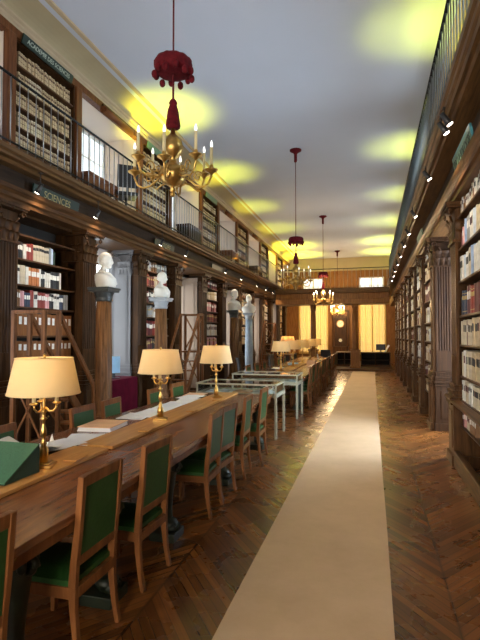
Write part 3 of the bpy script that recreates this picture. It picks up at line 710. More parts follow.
railing('black iron railing of the bridge gallery across the far end', (-4.5, 23.36, 0), (.79, 23.36, 0), 3.94, 4.86, .20)

# ------------------------------------------------------------------ far end: columns, step, curtains, clock, desks
struct(MB().box(-4.7, .95, 23.0, 29.99, 0, .10).build('floor_far', M['ridge'], bevel=.01) if False else MB().box(-4.7, .95, 23.0, 29.99, 0, .10).build('step_platform', M['oak'], bevel=.01), 'low wooden step across the far end of the room', 'step')
def fl(t, z): return 1 - .09 * (.5 + .5 * math.cos(16 * t))
def make_column(label, loc):
    t = thing('column', label, 'column', loc)
    MB().box(-.21, .21, -.21, .21, 0, .85).box(-.24, .24, -.24, .24, 0, .12).box(-.24, .24, -.24, .24, .80, .88).build('pedestal', M['backoak_lit'], t, bevel=.01)
    MB().lathe([(.17, .88), (.17, .93), (.145, .96), (.14, 1.0), (.138, 1.9), (.122, 2.78)], n=48, wave=fl).build('shaft', M['backoak_lit'], t)
    c = MB().lathe([(.135, 2.76), (.14, 2.80), (.12, 2.82), (.125, 2.95), (.17, 3.05)], n=20).box(-.19, .19, -.19, .19, 3.05, 3.10)
    for i in range(8):
        a = PI / 4 * i; leaf(c, (.122 * math.cos(a), .122 * math.sin(a), 2.82), (math.cos(a), math.sin(a), 0), (-math.sin(a), math.cos(a), 0), .2, .09)
    c.build('capital', M['backoak_lit'], t)
    return t
c1 = make_column('fluted oak column under the bridge beside the aisle end', (-.78, 23.62, .10))
dup(c1, (-2.77, 23.62, .10), 0, 'fluted oak column under the bridge between the clock and the far window')
def make_curtain(label, x0, x1, z0, z1, y):
    t = thing('curtain', label, 'curtain', ((x0 + x1) / 2, y, z0)); hw = (x1 - x0) / 2; hh = z1 - z0
    for s in (-1, 1):
        n = 90
        def fn(u, v):
            x = s * (.01 + u * (hw - .01)); ph = u * 46 + .3 * math.sin(v * 3)
            return (x, .045 * math.sin(ph) * (.55 + .45 * (1 - v)) + .012 * math.sin(ph * 2.3 + v * 2), v * hh)
        MB().grid(fn, n, 12).build('drape', M['curtain'], t)
    MB().tube([(-hw - .08, 0, hh + .02), (hw + .08, 0, hh + .02)], .02, 8).build('curtain_rod', M['brass'], t)
    return t
make_curtain('translucent gold curtain over the tall window by the aisle end', RX0 - .02, RX1 + .02, RZ0 - .1, RZ1 + .03, YB - .06)
make_curtain('translucent gold curtain over the tall window near the window wall', LX0 - .02, LX1 + .02, RZ0 - .1, RZ1 + .03, YB - .10)
t = thing('longcase_clock', 'tall wooden wall clock with round white dial between the gold curtains', 'clock', (-1.85, YB - .12, .10))
MB().box(-.46, .46, -.24, .08, 0, .86).box(-.50, .50, -.28, .08, .84, .90).build('base', M['oak'], t, bevel=.012)
MB().box(-.36, .36, -.14, .08, .90, 2.62).build('case', M['dark'], t, bevel=.012)
MB().prism([(-.44, 2.60), (.44, 2.60), (.44, 2.72), (.30, 2.74), (.22, 2.84), (-.22, 2.84), (-.30, 2.74), (-.44, 2.72)], 'y', -.2, .08).build('hood', M['oak'], t, bevel=.01)
def disc(mb, r, y0, y1, z, n=32, m=0, x=0): return mb.prism([(x + r * math.cos(2 * PI * i / n), z + r * math.sin(2 * PI * i / n)) for i in range(n)], 'y', y0, y1, m)
d = disc(MB(), .20, -.17, -.13, 2.26).build('dial', M['dial'], t)
rg = MB()
for i in range(32):
    pass
rg.tube([(.21 * math.cos(2 * PI * i / 32), -.165, 2.26 + .21 * math.sin(2 * PI * i / 32)) for i in range(33)], .026, 6).build('dial_rim', M['brass'], t)
hd = MB().beam((0, -.175, 2.26), (.10, -.175, 2.35), .02, .006, side=(0, 1, 0)).beam((0, -.178, 2.26), (-.05, -.178, 2.41), .014, .006, side=(0, 1, 0))
for i in range(12): hd.beam((.15 * math.cos(PI / 6 * i), -.173, 2.26 + .15 * math.sin(PI / 6 * i)), (.18 * math.cos(PI / 6 * i), -.173, 2.26 + .18 * math.sin(PI / 6 * i)), .014, .004, side=(0, 1, 0))
hd.build('hands', M['black'], d)
disc(MB(), .10, -.16, -.13, 1.26).build('pendulum_dial', M['dial'], t)
fr = MB()
for s in (-1, 1): fr.box(s * .46 - .05, s * .46 + .05, -.08, .08, .9, 3.0)
fr.box(-.51, .51, -.08, .08, 3.0, 3.08).build('surround', M['oak'], t, bevel=.01)
def shelf_desk(label, loc, wd, dp, h):
    t = thing('reading_desk', label, 'desk', loc)
    MB().box(-wd / 2, wd / 2, -dp / 2, dp / 2, h - .05, h).build('top', M['oak_h'], t, bevel=.01)
    for x in (-wd / 2 + .02, 0, wd / 2 - .02): MB().box(x - .02, x + .02, -dp / 2 + .03, dp / 2 - .03, 0, h - .05).build('side_panel', M['oak'], t)
    MB().box(-wd / 2, wd / 2, dp / 2 - .05, dp / 2 - .03, 0, h - .05).build('back_panel', M['backing'], t)
    MB().box(-wd / 2, wd / 2, -dp / 2 + .05, dp / 2 - .05, h * .42, h * .42 + .025).build('shelf', M['dark'], t)
    MB().box(-wd / 2, wd / 2, -dp / 2 + .04, -dp / 2 + .07, 0, .1).build('kick_board', M['oak'], t)
    return t
shelf_desk('wooden desk with open dark shelves under the gold curtain by the aisle', (.16, 25.2, .10), 1.44, .7, .72)
shelf_desk('wooden desk with open dark shelves in front of the clock', (-1.38, 25.2, .10), .80, .7, .72)
zt = .82
def monitor(label, loc, rot, w=.44, h=.29, mat='black', name='computer_monitor'):
    t = thing(name, label, 'monitor', loc, rot)
    MB().box(-.02, .02, -w / 2, w / 2, .10, .10 + h).build('screen', M[mat], t, bevel=.006)
    MB().box(-.035, -.01, -.03, .03, .01, .2).build('stand', M['black'], t)
    MB().box(-.1, .08, -.11, .11, 0, .014).build('base', M['black'], t, bevel=.004)
    return t
monitor('black monitor on the shelved desk under the gold curtain', (.42, 25.15, zt), PI / 2, .46, .30)
def sheet(name, label, loc, rot, w, h, mat='paper', amp=.004, thick=.004, tilt=0, cat='paper', group=None, seed=0):
    r = random.Random(seed); a, b_, c_ = r.uniform(3, 7), r.uniform(3, 7), r.uniform(0, 6)
    def zz(u, v): return amp * (1 + math.sin(a * u + c_) * math.cos(b_ * v + c_ * .7)) + amp * .5 * (1 + math.sin(9 * u * v + c_))
    mb = MB(); n = 14
    mb.grid(lambda u, v: ((u - .5) * w, (v - .5) * h, zz(u, v) + thick), n, n); mb.grid(lambda u, v: ((.5 - u) * w, (v - .5) * h, zz(1 - u, v)), n, n)
    for i in range(n):
        for (p, q) in ((((i / n), 0), ((i + 1) / n, 0)), (((i / n), 1), ((i + 1) / n, 1)), ((0, i / n), (0, (i + 1) / n)), ((1, i / n), (1, (i + 1) / n))):
            vs = [((a_[0] - .5) * w, (a_[1] - .5) * h, zz(*a_) + dz) for a_, dz in ((p, 0), (q, 0), (q, thick), (p, thick))]
            mb.add(vs, [(0, 1, 2, 3)])
    o = mb.build(name, M[mat], None, loc, rot); o.rotation_euler = (0, tilt, rot)
    return tag(o, label, cat, group)
o = sheet('paper_stack', 'white papers propped up on the desk under the gold curtain', (.74, 25.1, zt + .17), .2, .38, .34, amp=.01, thick=.02, tilt=-1.1)

# ------------------------------------------------------------------ runner
mb = MB()
n = 120
def rf(u, v):
    y = -2.5 + 25.3 * v; x = -.86 + .97 * u
    return (x + .002 * math.sin(y * 1.7) * (1 if u in (0, 1) else .3), y, .010 + .003 * math.sin(y * 2.3 + u * 4) * math.sin(y * .9))
mb.grid(rf, 6, n); mb.grid(lambda u, v: (rf(1 - u, v)[0], rf(u, v)[1], .001), 6, n)
for s in (0, 1): mb.grid(lambda u, v: (rf(s, v)[0], rf(s, v)[1], .001 + (rf(s, v)[2] - .001) * u), 1, n)
mb.grid(lambda u, v: (rf(u, 1)[0], rf(u, 1)[1], .001 + (rf(u, 1)[2] - .001) * v), 6, 1)
tag(mb.build('carpet_runner', M['runner']), 'long sandy beige carpet runner down the middle of the aisle', 'carpet')

# ------------------------------------------------------------------ reading tables
def leg_parts(t, x, y, zt, face):
    p = MB().box(x - .11, x + .11, y - .11, y + .11, 0, .07).lathe([(.052, .12), (.048, .18), (.045, .24), (.054, .34), (.066, .44), (.078, .52), (.082, .57), (.072, .62), (.05, .65), (.06, zt - .02), (.075, zt)], (x, y), 16)
    lg = p.build('leg', M['bronze'], t, bevel=.006)
    q = MB()
    for k in (-1.2, -.4, .4, 1.2): q.sphere((x + face * (.075 - .012 * abs(k)), y + k * .038, .095), (.045, .021, .032), 8, 6)
    q.sphere((x + face * .02, y, .115), (.075, .075, .06), 10, 8); q.build('lion_paw', M['bronze'], lg)
    s = MB()
    s.tube([(x + face * (.085 + .035 * math.cos(i * .55) * (1 - i * .05)), y, .58 + .045 * math.sin(i * .55) * (1 - i * .05)) for i in range(14)], .02, 6)
    for k in (-1, 1): s.sphere((x + face * .07, y + k * .045, .60), (.03, .02, .045), 8, 6)
    s.build('scroll', M['bronze'], lg)
def reading_table(label, y0, y1, legs, xf=-1.49, xb=-2.87):
    t = thing('reading_table', label, 'table', ((xf + xb) / 2, (y0 + y1) / 2, 0)); hw = (xf - xb) / 2; L = (y1 - y0) / 2
    MB().box(-hw, hw, -L + .002, L - .002, .715, .76).build('tabletop', M['table'], t, bevel=.006)
    a = MB()
    for s in (-1, 1): a.box(s * (hw - .035) - .015, s * (hw - .035) + .015, -L + .02, L - .02, .655, .715)
    for s in (-1, 1): a.box(-hw + .05, hw - .05, s * (L - .035) - .015, s * (L - .035) + .015, .655, .715)
    a.build('apron', M['chair'], t)
    MB().box(-.16, .16, -L + .03, L - .03, .76, .785).build('centre_board', M['ridge'], t, bevel=.005)
    for y in legs:
        for s in (-1, 1): leg_parts(t, s * (hw - .17), y - (y0 + y1) / 2, .70, s)
    return t
reading_table('near long oak reading table bearing the green cloth box', -.35, 3.45, [.35, 1.97, 3.0 - .23])
reading_table('long oak reading table continuing to the display cases', 3.452, 7.25, [3.74, 5.26, 7.0])
reading_table('far long oak reading table beyond the display cases', 10.62, 20.3, [10.9, 13.85, 17.2, 20.0], -1.45, -2.89)

# brass plates / blotter blocks on the centre board
for i, (x, y) in enumerate(((-2.07, 3.06), (-2.05, 4.15), (-2.06, 5.35), (-2.06, 6.3))):
    tag(MB().box(-.05, .05, -.09, .09, 0, .012).build('wooden_block', M['ridge'], None, (x, y, .7855), .1, bevel=.004), 'small flat wooden block on the table ridge, %s from the near end' % ORD[i], 'block', 'blocks on the table ridge')

# ------------------------------------------------------------------ chairs
def make_chair(label, loc, rot):
    t = thing('reading_chair', label, 'chair', loc, rot)
    side = [(.238, 0), (.214, .12), (.198, .26), (.194, .38), (.202, .50), (.222, .66), (.242, .93)]
    for s in (-1, 1):
        MB().path_bar([(x, s * .190, z) for x, z in side], .034, [.027, .030, .038, .044, .040, .037, .034]).build('rear_leg', M['chair'], t, bevel=.004)
        MB().path_bar([(-.20, s * .195, 0), (-.20, s * .195, .37)], .038, [.028, .042]).build('front_leg', M['chair'], t, bevel=.004)
        MB().box(-.20, .20, s * .195 - .014, s * .195 + .014, .315, .375).build('side_rail', M['chair'], t, bevel=.003)
    MB().box(-.218, -.185, -.19, .19, .315, .375).build('front_rail', M['chair'], t, bevel=.003)
    MB().box(.19, .218, -.175, .175, .315, .370).build('back_rail', M['chair'], t, bevel=.003)
    def fn(u, v):
        x = -.215 + .405 * u; y = (v - .5) * .40
        return (x, y, .40 + .04 * (1 - (2 * u - 1) ** 4) * (1 - (2 * v - 1) ** 4))
    sm = MB().grid(fn, 10, 10); sm.box(-.215, .19, -.20, .20, .375, .402); sm.build('seat', M['green'], t)
    def bx(z): return .204 + (z - .50) * .08 + (.004 if z < .66 else 0)
    def slat(z0, z1, w, th, mat, nm, off=0): 
        MB().path_bar([(bx(z) + off, 0, z) for z in (z0, z1)], w, th).build(nm, mat, t, bevel=.003)
    slat(.475, .525, .35, .026, M['chair'], 'mid_rail'); slat(.872, .931, .400, .030, M['chair'], 'top_rail')
    slat(.52, .88, .345, .022, M['green'], 'back_panel')
    return t
near_y = [1.50, 2.39, 3.11, 4.40, 4.88, 5.63, 6.50]
ch0 = make_chair('oak chair with green leather back, aisle side, just entering at the near table corner', (-1.69, near_y[0], 0), 0)
ch0['group'] = 'green chairs along the aisle side'; ch0.scale = (1, 1, 1.02)
for i, y in enumerate(near_y[1:]):
    dup(ch0, (-1.69 + .005 * (i % 3), y, 0), [.0, -.04, .03, -.08, .05, 0][i], 'oak chair with green leather back, %s along the aisle side of the near tables' % ORD[i + 1], 'green chairs along the aisle side')
for i, y in enumerate([3.22, 4.37, 4.95, 6.08, 6.86]):
    dup(ch0, (-2.65, y, 0), PI + [.05, -.02, .03, .0, -.06][i], 'oak chair with green leather back, %s along the window side of the near tables' % ORD[i], 'green chairs along the window side')
for i, y in enumerate([11.25, 11.9, 12.7, 13.35, 14.3, 14.95, 15.7, 16.4, 17.6, 18.3, 19.2, 19.8]):
    dup(ch0, (-1.63, y, 0), [.05, -.05, 0][i % 3], 'oak chair with green leather back, %s along the aisle side of the far table' % ORD[i], 'chairs along the aisle side of the far table')
for i, y in enumerate([11.4, 12.3, 13.2, 14.4, 15.3, 16.4, 17.9]):
    dup(ch0, (-2.69, y, 0), PI, 'oak chair with green leather back, %s along the window side of the far table' % ORD[i], 'chairs along the window side of the far table')

# ------------------------------------------------------------------ table lamps
def make_lamp(label, loc):
    t = thing('table_lamp', label, 'lamp', loc, .35, 'brass candelabra lamps on the tables')
    MB().box(-.072, .072, -.072, .072, 0, .018).box(-.052, .052, -.052, .052, .018, .03).build('base', M['brass'], t, bevel=.004)
    MB().lathe([(.034, .03), (.032, .115), (.026, .125), (.017, .14), (.022, .155), (.013, .17), (.012, .20), (.022, .215), (.018, .25), (.010, .285), (.010, .31), (.026, .322), (.012, .335), (.010, .36), (.024, .37), (.012, .385), (.009, .40), (.008, .745)], n=16).build('column', M['brass'], t)
    for k in range(3):
        a = 2 * PI * k / 3; ca, sa = math.cos(a), math.sin(a)
        pts = [(ca * r, sa * r, z) for r, z in ((.01, .40), (.035, .375), (.06, .375), (.08, .395), (.085, .425))]
        ar = MB().tube(pts, .007, 8); ar.lathe([(.010, .42), (.03, .43), (.028, .436), (.012, .44)], (ca * .085, sa * .085), 12)
        aro = ar.build('arm', M['brass'], t)
        MB().lathe([(.014, .44), (.014, .58)], (ca * .085, sa * .085), 10).build('candle', M['candle'], aro)
    sh = MB().lathe([(.238, .495), (.188, .735)], n=40, cap=False); sh.lathe([(.234, .495), (.184, .735)], n=40, cap=False)
    for r, z in ((.238, .495), (.188, .735)): sh.tube([(r * math.cos(2 * PI * i / 40), r * math.sin(2 * PI * i / 40), z) for i in range(41)], .004, 6, cap=False)
    sh.build('lamp_shade', M['shade'], t)
    fb = MB()
    for k in range(3): fb.tube([(0, 0, .732), (.186 * math.cos(2 * PI * k / 3), .186 * math.sin(2 * PI * k / 3), .732)], .003, 6)
    fb.sphere((0, 0, .755), .012, 10, 8); fb.build('finial', M['brass'], t)
    return t
ZL = .786
lampspec = [((-2.17, 2.83, ZL), 'brass three-arm table lamp with cream shade beside the green cloth box'), ((-2.17, 4.71, ZL), 'brass three-arm lamp with cream shade, at the middle of the long table'), ((-2.17, 6.60, ZL), 'brass three-arm lamp with cream shade nearest the display cases')]
for i, y in enumerate((11.7, 13.6, 15.5, 17.5, 19.3)): lampspec.append(((-2.17, y, ZL), 'brass lamp with cream shade, %s along the far reading table' % ORD[i]))
LAMP = make_lamp(lampspec[0][1], lampspec[0][0])
for loc, lab in lampspec[1:]: dup(LAMP, loc, .35 + loc[1], lab)
def lamp_light(loc, e, r=.06, col=(1, .66, .30), z=.66):
    l = bpy.data.lights.new('lamp_bulb', 'POINT'); l.energy = e; l.color = col; l.shadow_soft_size = r
    o = bpy.data.objects.new('lamp_bulb', l); C.objects.link(o); o.location = (loc[0], loc[1], loc[2] + z); return o
for loc, lab in lampspec: lamp_light(loc, LAMPE, col=(1, .74, .42), z=.64)

# ------------------------------------------------------------------ things on the tables
t = thing('reading_slope', 'dark green cloth covered sloping reading stand on the near table corner', 'stand', (-2.415, 2.58, .7855), 0)
MB().prism([(-.18, 0), (.13, 0), (.13, .175), (.11, .175), (-.18, .012)], 'x', -.32, .31).build('body', M['greenbox_shaded'], t, bevel=.004)
MB().prism([(-.19, .009), (.118, .177), (.112, .188), (-.195, .019)], 'x', -.33, .32).build('lid', M['greenbox'], t, bevel=.004)
sheet('wrapping_sheet', 'crumpled cream sheet spread behind the green cloth box', (-2.58, 2.98, .762), .15, .46, .72, 'tissue', .035, .003, seed=3)
sheet('wrapping_sheet', 'small cream sheet standing crinkled beside the first brass lamp', (-2.40, 3.10, .80), .5, .22, .30, 'tissue', .02, .003, -.6, seed=5)
sheet('paper', 'white paper sheet lying under the peach covered stack', (-2.45, 3.72, .765), .35, .30, .42, amp=.003, seed=1)
sheet('paper', 'white paper sheet spread beside the crumpled cream sheet', (-2.50, 3.40, .775), -.3, .30, .42, amp=.003, seed=2)
sheet('paper', 'white paper sheet at the front of the loose papers by the ridge', (-2.37, 3.62, .772), .1, .21, .30, amp=.002, seed=4)
t = thing('document_stack', 'stack of papers under a peach cover on the oak table', 'papers', (-2.58, 4.27, .7605), .1)
for i in range(4): MB().box(-.17 + .004 * i, .17 - .003 * i, -.21, .20 + .003 * i, .009 * i, .009 * i + .0085).build('sheets', M['paper'], t, rotz=.02 * (i % 2))
MB().box(-.17, .17, -.21, .21, .0365, .042).build('cover', M['peach'], t)
for i, (x, y, r) in enumerate(((-2.58, 4.95, .1), (-2.52, 5.25, -.05), (-2.50, 5.6, .12), (-2.53, 5.95, .0), (-2.48, 6.3, .2), (-2.56, 6.62, -.1), (-2.45, 5.1, .3))):
    sheet('paper', 'white paper in the long row of sheets between the lamps, %s along' % ORD[i], (x, y, .7605 + .0045 * (i % 3)), r, .30, .42, amp=.003, seed=10 + i, group='papers laid along the table')
sheet('paper', 'buff paper among the white sheets near the display cases', (-2.62, 6.95, .762), .1, .3, .4, 'peach', .003, seed=31)
# far table
tag(MB().box(-.14, .14, -.20, .20, 0, .06).build('book_pile', M['bluebook'], None, (-1.95, 16.2, .7605), .1, bevel=.004), 'blue covered volume lying on the far reading table', 'book')
tag(MB().box(-.16, .16, -.22, .22, 0, .05).build('folder', M['blue'], None, (-2.4, 15.0, .7605), .2, bevel=.004), 'pale blue folder lying on the far reading table', 'folder')
tag(MB().box(-.12, .12, -.2, .2, 0, .16).build('card_box', M['peach'], None, (-1.78, 14.6, .7605), .05, bevel=.006), 'brown card box on the aisle edge of the far table', 'box')
sheet('paper', 'white papers on the far table in front of its first lamp', (-2.45, 13.0, .762), .1, .4, .6, amp=.004, seed=41)
t = thing('laptop', 'open grey laptop on the aisle edge of the far table', 'laptop', (-1.72, 17.3, .7605), 0)
MB().box(-.12, .12, -.17, .17, 0, .016).build('keyboard_base', M['darkcloth'], t); MB().path_bar([(-.12, 0, .012), (-.17, 0, .24)], .34, .012).build('screen', M['white'], t)
monitor('dark monitor standing at the window side of the far table', (-2.62, 12.7, .7605), 0, .5, .3)

# ------------------------------------------------------------------ display cases
def make_case(label, loc, contents):
    t = thing('display_case', label, 'display case', loc); hx, hy, z0, z1 = .67, .36, .70, .87
    for sx in (-1, 1):
        for sy in (-1, 1): MB().box(sx * hx - .02, sx * hx + .02, sy * hy - .02, sy * hy + .02, 0, z0).build('leg', M['case'], t)
    f = MB()
    for z, q in ((z0, .03), (z1, .012)):
        for s in (-1, 1):
            f.box(-hx - .02, hx + .02, s * hy - .02, s * hy + .02, z - q, z + q); f.box(s * hx - .02, s * hx + .02, -hy - .02, hy + .02, z - q, z + q)
    for sx in (-1, 1):
        for sy in (-1, 1): f.box(sx * hx - .012, sx * hx + .012, sy * hy - .012, sy * hy + .012, z0, z1)
    f.build('frame', M['case'], t)
    MB().box(-hx, hx, -hy, hy, z0 - .02, z0).build('tray', M['white'], t)
    g = MB()
    for s in (-1, 1): g.box(-hx + .02, hx - .02, s * hy - .003, s * hy + .003, z0 + .03, z1 - .01); g.box(s * hx - .003, s * hx + .003, -hy + .02, hy - .02, z0 + .03, z1 - .01)
    g.box(-hx, hx, -hy, hy, z1 - .004, z1 + .004); g.build('glass', M['glass'], t)
    return t
cs = make_case('pale metal display case with glass top at the end of the near tables', (-2.17, 7.98, 0), 0)
dup(cs, (-2.13, 9.98, 0), 0, 'second pale metal display case, in front of the far reading table')
for cx, cy, nm in ((-2.17, 7.98, 'first'), (-2.13, 9.98, 'second')):
    for i, (dx, dy, wd, dp, mt, wh) in enumerate(((-.42, .0, .34, .26, 'paper', 'white'), (0.02, .02, .3, .24, 'peach', 'peach'), (.40, -.02, .36, .28, 'tissue', 'cream'))):
        t = thing('open_book', '%s open book lying inside the %s display case' % (wh, nm), 'book', (cx + dx, cy + dy, .7005))
        for s in (-1, 1): MB().grid(lambda u, v: (s * u * wd / 2, (v - .5) * dp, .02 + .022 * math.sin(PI * min(1, u * 1.1)) * (1 - u * .5)), 8, 2).box(min(0, s * wd / 2), max(0, s * wd / 2), -dp / 2, dp / 2, 0, .018).build('page', M[mt], t)

# ------------------------------------------------------------------ pedestals and busts
def make_pedestal(label, loc, mat, capmat):
    t = thing('bust_pedestal', label, 'pedestal', loc)
    MB().box(-.21, .21, -.21, .21, 0, .12).box(-.185, .185, -.185, .185, .12, .34).build('base', M[mat], t, bevel=.01)
    MB().lathe([(.18, .34), (.185, .37), (.165, .40), (.15, .43), (.143, .46), (.142, 1.2), (.126, 2.26)], n=60, wave=fl).build('shaft', M[mat], t)
    MB().lathe([(.128, 2.24), (.14, 2.26), (.14, 2.29), (.13, 2.30), (.14, 2.33), (.16, 2.38), (.165, 2.39), (.175, 2.40)], n=32).box(-.185, .185, -.185, .185, 2.40, 2.44).box(-.20, .20, -.20, .20, 2.44, 2.475).build('capital', M[capmat], t, bevel=.005)
    return t
M['pedgrey'] = plain('grey_marble', (.34, .36, .38), rough=.4, var=.15); M['pedblue'] = plain('blue_grey_marble', (.27, .34, .42), rough=.4, var=.15); M['capdark'] = plain('dark_stone', (.045, .05, .05), rough=.35, var=.3); M['rosewood'] = wood('amber_oak', (.050, .021, .009), (.25, .115, .044), rough=.35)
PED = [(-4.35, 7.18, 'rosewood', 'capdark', 'dark-topped oak'), (-4.35, 9.45, 'rosewood', 'pedgrey', 'grey-topped oak'), (-4.30, 14.9, 'rosewood', 'capdark', 'further dark-topped oak'), (-4.30, 16.88, 'pedblue', 'pedgrey', 'blue grey stone')]
def make_bust(label, loc, rot, hair=0):
    """bust of a man, front towards +x; one continuous surface"""
    mb = MB()
    # socle + chest + shoulders: lofted ellipses (z, centre x, rx, ry)
    prof = [(0, .03, .15, .16), (.03, .03, .165, .18), (.08, .025, .175, .21), (.13, .015, .17, .23), (.17, .0, .155, .235), (.20, -.02, .135, .21), (.225, -.035, .11, .165), (.25, -.04, .085, .115), (.28, -.03, .065, .075), (.31, -.015, .056, .060), (.36, 0, .054, .056), (.40, .005, .056, .058)]
    n = 28; vs = []; fs = []
    for z, cx, rx, ry in prof: vs += [(cx + rx * math.cos(2 * PI * k / n), ry * math.sin(2 * PI * k / n), z) for k in range(n)]
    for i in range(len(prof) - 1):
        for k in range(n): fs.append((i * n + k, i * n + (k + 1) % n, (i + 1) * n + (k + 1) % n, (i + 1) * n + k))
    fs += [tuple(range(n))[::-1], tuple(range((len(prof) - 1) * n, len(prof) * n))]; mb.add(vs, fs)
    # head
    hc = Vector((.02, 0, .455)); N, K = 40, 28; vs = []; fs = []
    for i in range(K + 1):
        th = -PI / 2 + PI * i / K
        for k in range(N):
            ph = 2 * PI * k / N; x, y, z = math.cos(th) * math.cos(ph), math.cos(th) * math.sin(ph), math.sin(th)
            rx, ry, rz = .113, .088, .142
            fx = max(0, x); px_, py_, pz_ = x * rx, y * ry, z * rz
            if z < -.2: py_ *= 1 + .28 * (z + .2); px_ *= 1 + .05 * (z + .2) if x > 0 else 1 + .55 * (z + .2)
            if x > 0:
                g = lambda a, b, s: math.exp(-((y - a) ** 2 + (z - b) ** 2) / s ** 2)
                px_ += .030 * math.exp(-(y / .17) ** 2) * max(0, 1 - abs(z + .20) / .26) ** .8          # nose
                px_ += .010 * math.exp(-(y / .5) ** 2) * math.exp(-((z - .16) / .12) ** 2)                # brow
                px_ -= .014 * (g(.34, .0, .15) + g(-.34, .0, .15)) * fx                                   # eye sockets
                px_ += .008 * (g(.34, -.01, .07) + g(-.34, -.01, .07))
                px_ += .010 * math.exp(-(y / .25) ** 2) * (math.exp(-((z + .50) / .06) ** 2) + .9 * math.exp(-((z + .60) / .05) ** 2)) - .006 * math.exp(-(y / .3) ** 2) * math.exp(-((z + .55) / .025) ** 2)
                px_ += .020 * math.exp(-(y / .3) ** 2) * math.exp(-((z + .80) / .14) ** 2) * 1.5                # chin
            if (z > .42 or x < -.05) and z > -.45:
                q = 1.07 + .035 * math.sin(ph * 9 + z * 7) * math.sin(z * 13); px_ *= q; py_ *= q; pz_ *= (1.03 if z > 0 else 1)
            vs.append((hc.x + px_, py_, hc.z + pz_))
    for i in range(K):
        for k in range(N): fs.append((i * N + k, i * N + (k + 1) % N, (i + 1) * N + (k + 1) % N, (i + 1) * N + k))
    fs += [tuple(range(N))[::-1], tuple(range(K * N, (K + 1) * N))]
    mb.add(vs, fs)
    for s in (-1, 1): mb.sphere((.0, s * .080, .47), (.022, .012, .036), 8, 6)
    # drapery fold over the shoulders
    for s in (-1, 1): mb.tube([(.20, s * .0, .06), (.18, s * .06, .14), (.10, s * .11, .222), (.0, s * .115, .262), (-.09, s * .06, .275)], [.014, .017, .018, .018, .018], 8)
    o = mb.build('marble_bust', M['marble'], None, loc, rot)
    r = o.modifiers.new('blend', 'REMESH'); r.mode = 'VOXEL'; r.voxel_size = .005; r.use_smooth_shade = True
    s = o.modifiers.new('smooth', 'SMOOTH'); s.factor = .5; s.iterations = 1
    tag(o, label, 'bust', 'marble busts on pedestals')
    return o
bl = ['white marble bust of a man on the dark-topped pedestal beside the SCIENCES bookcase', 'white marble bust of a man on the grey-topped pedestal after the first window bay', 'white marble bust of a man on the further dark-topped oak pedestal', 'white marble bust of a man on the blue grey pedestal']
for i, (x, y, m_, c_, nm) in enumerate(PED):
    sc_ = [1, .94, 1.14, 1.14][i]
    make_pedestal('tall fluted %s pedestal carrying a marble bust' % nm, (x, y, 0), m_, c_)
    if i == 0: b = make_bust(bl[0], (x, y, 2.476), .5)
    else:
        b2 = b.copy(); C.objects.link(b2); b2.location = (x, y, 2.476); b2.rotation_euler = (0, 0, [0, .75, .9, 2.2][i]); b2['label'] = bl[i]; b2.scale = (sc_,) * 3

# ------------------------------------------------------------------ library steps
def make_steps(label, loc, rot, brace=True):
    """cage at y<=0, stair descending towards +y; local width .46 along x"""
    t = thing('library_steps', label, 'library steps', loc, rot); W = .23; top = 2.0; pf = 1.16; run = 1.02
    for sx in (-1, 1):
        for y in (-.30, 0): MB().beam((sx * W, y, 0), (sx * W, y, top), .05, .055).build('post', M['stepwood'], t, bevel=.004)
        MB().beam((sx * W, 0, top - .02), (sx * W, run * .83, .92), .045, .055).build('handrail', M['stepwood'], t, bevel=.004)
        MB().beam((sx * W, 0, pf), (sx * W, run, .02), .04, .11).build('stringer', M['stepwood'], t)
        MB().beam((sx * W, run * .82, .22), (sx * W, run * .82, .96), .035, .035).build('newel', M['stepwood'], t)
        MB().beam((sx * W, -.30, top - .02), (sx * W, 0, top - .02), .035, .045).build('top_rail', M['stepwood'], t)
    for y in (-.30,): MB().beam((-W, y, top - .02), (W, y, top - .02), .035, .045).build('top_rail', M['stepwood'], t)
    for z in (.25, pf): MB().beam((-W, -.30, z), (W, -.30, z), .03, .05).build('cross_rail', M['stepwood'], t)
    b = MB()
    if brace: b.beam((-W, -.30, pf + .05), (W, -.30, top - .05), .024, .032).beam((W, -.30, pf + .05), (-W, -.30, top - .05), .024, .032)
    b.beam((-W, -.30, .3), (W, -.30, pf - .05), .018, .024).beam((W, -.30, .3), (-W, -.30, pf - .05), .018, .024); b.build('cross_brace', M['stepwood'], t)
    MB().box(-W - .02, W + .02, -.33, .03, pf - .02, pf + .02).build('platform', M['stepwood'], t, bevel=.005)
    for i in range(5):
        f = (i + 1) / 6; MB().box(-W + .016, W - .016, run * f - .10, run * f + .08, pf * (1 - f) - .015, pf * (1 - f) + .012).build('tread', M['stepwood'], t)
    return t
s1 = make_steps('wooden library steps with handrails in front of the SCIENCES bookcase', (-4.27, 5.55, 0), 0, False)
s2 = make_steps('wooden library steps with crossed braces in front of the second bookcase', (-4.27, 10.92, 0), PI); s2.scale = (1, 1, 1.1)
s3 = dup(s2, (-4.2, 19.9, 0), PI, 'wooden library steps standing by the fourth bookcase further down the room')

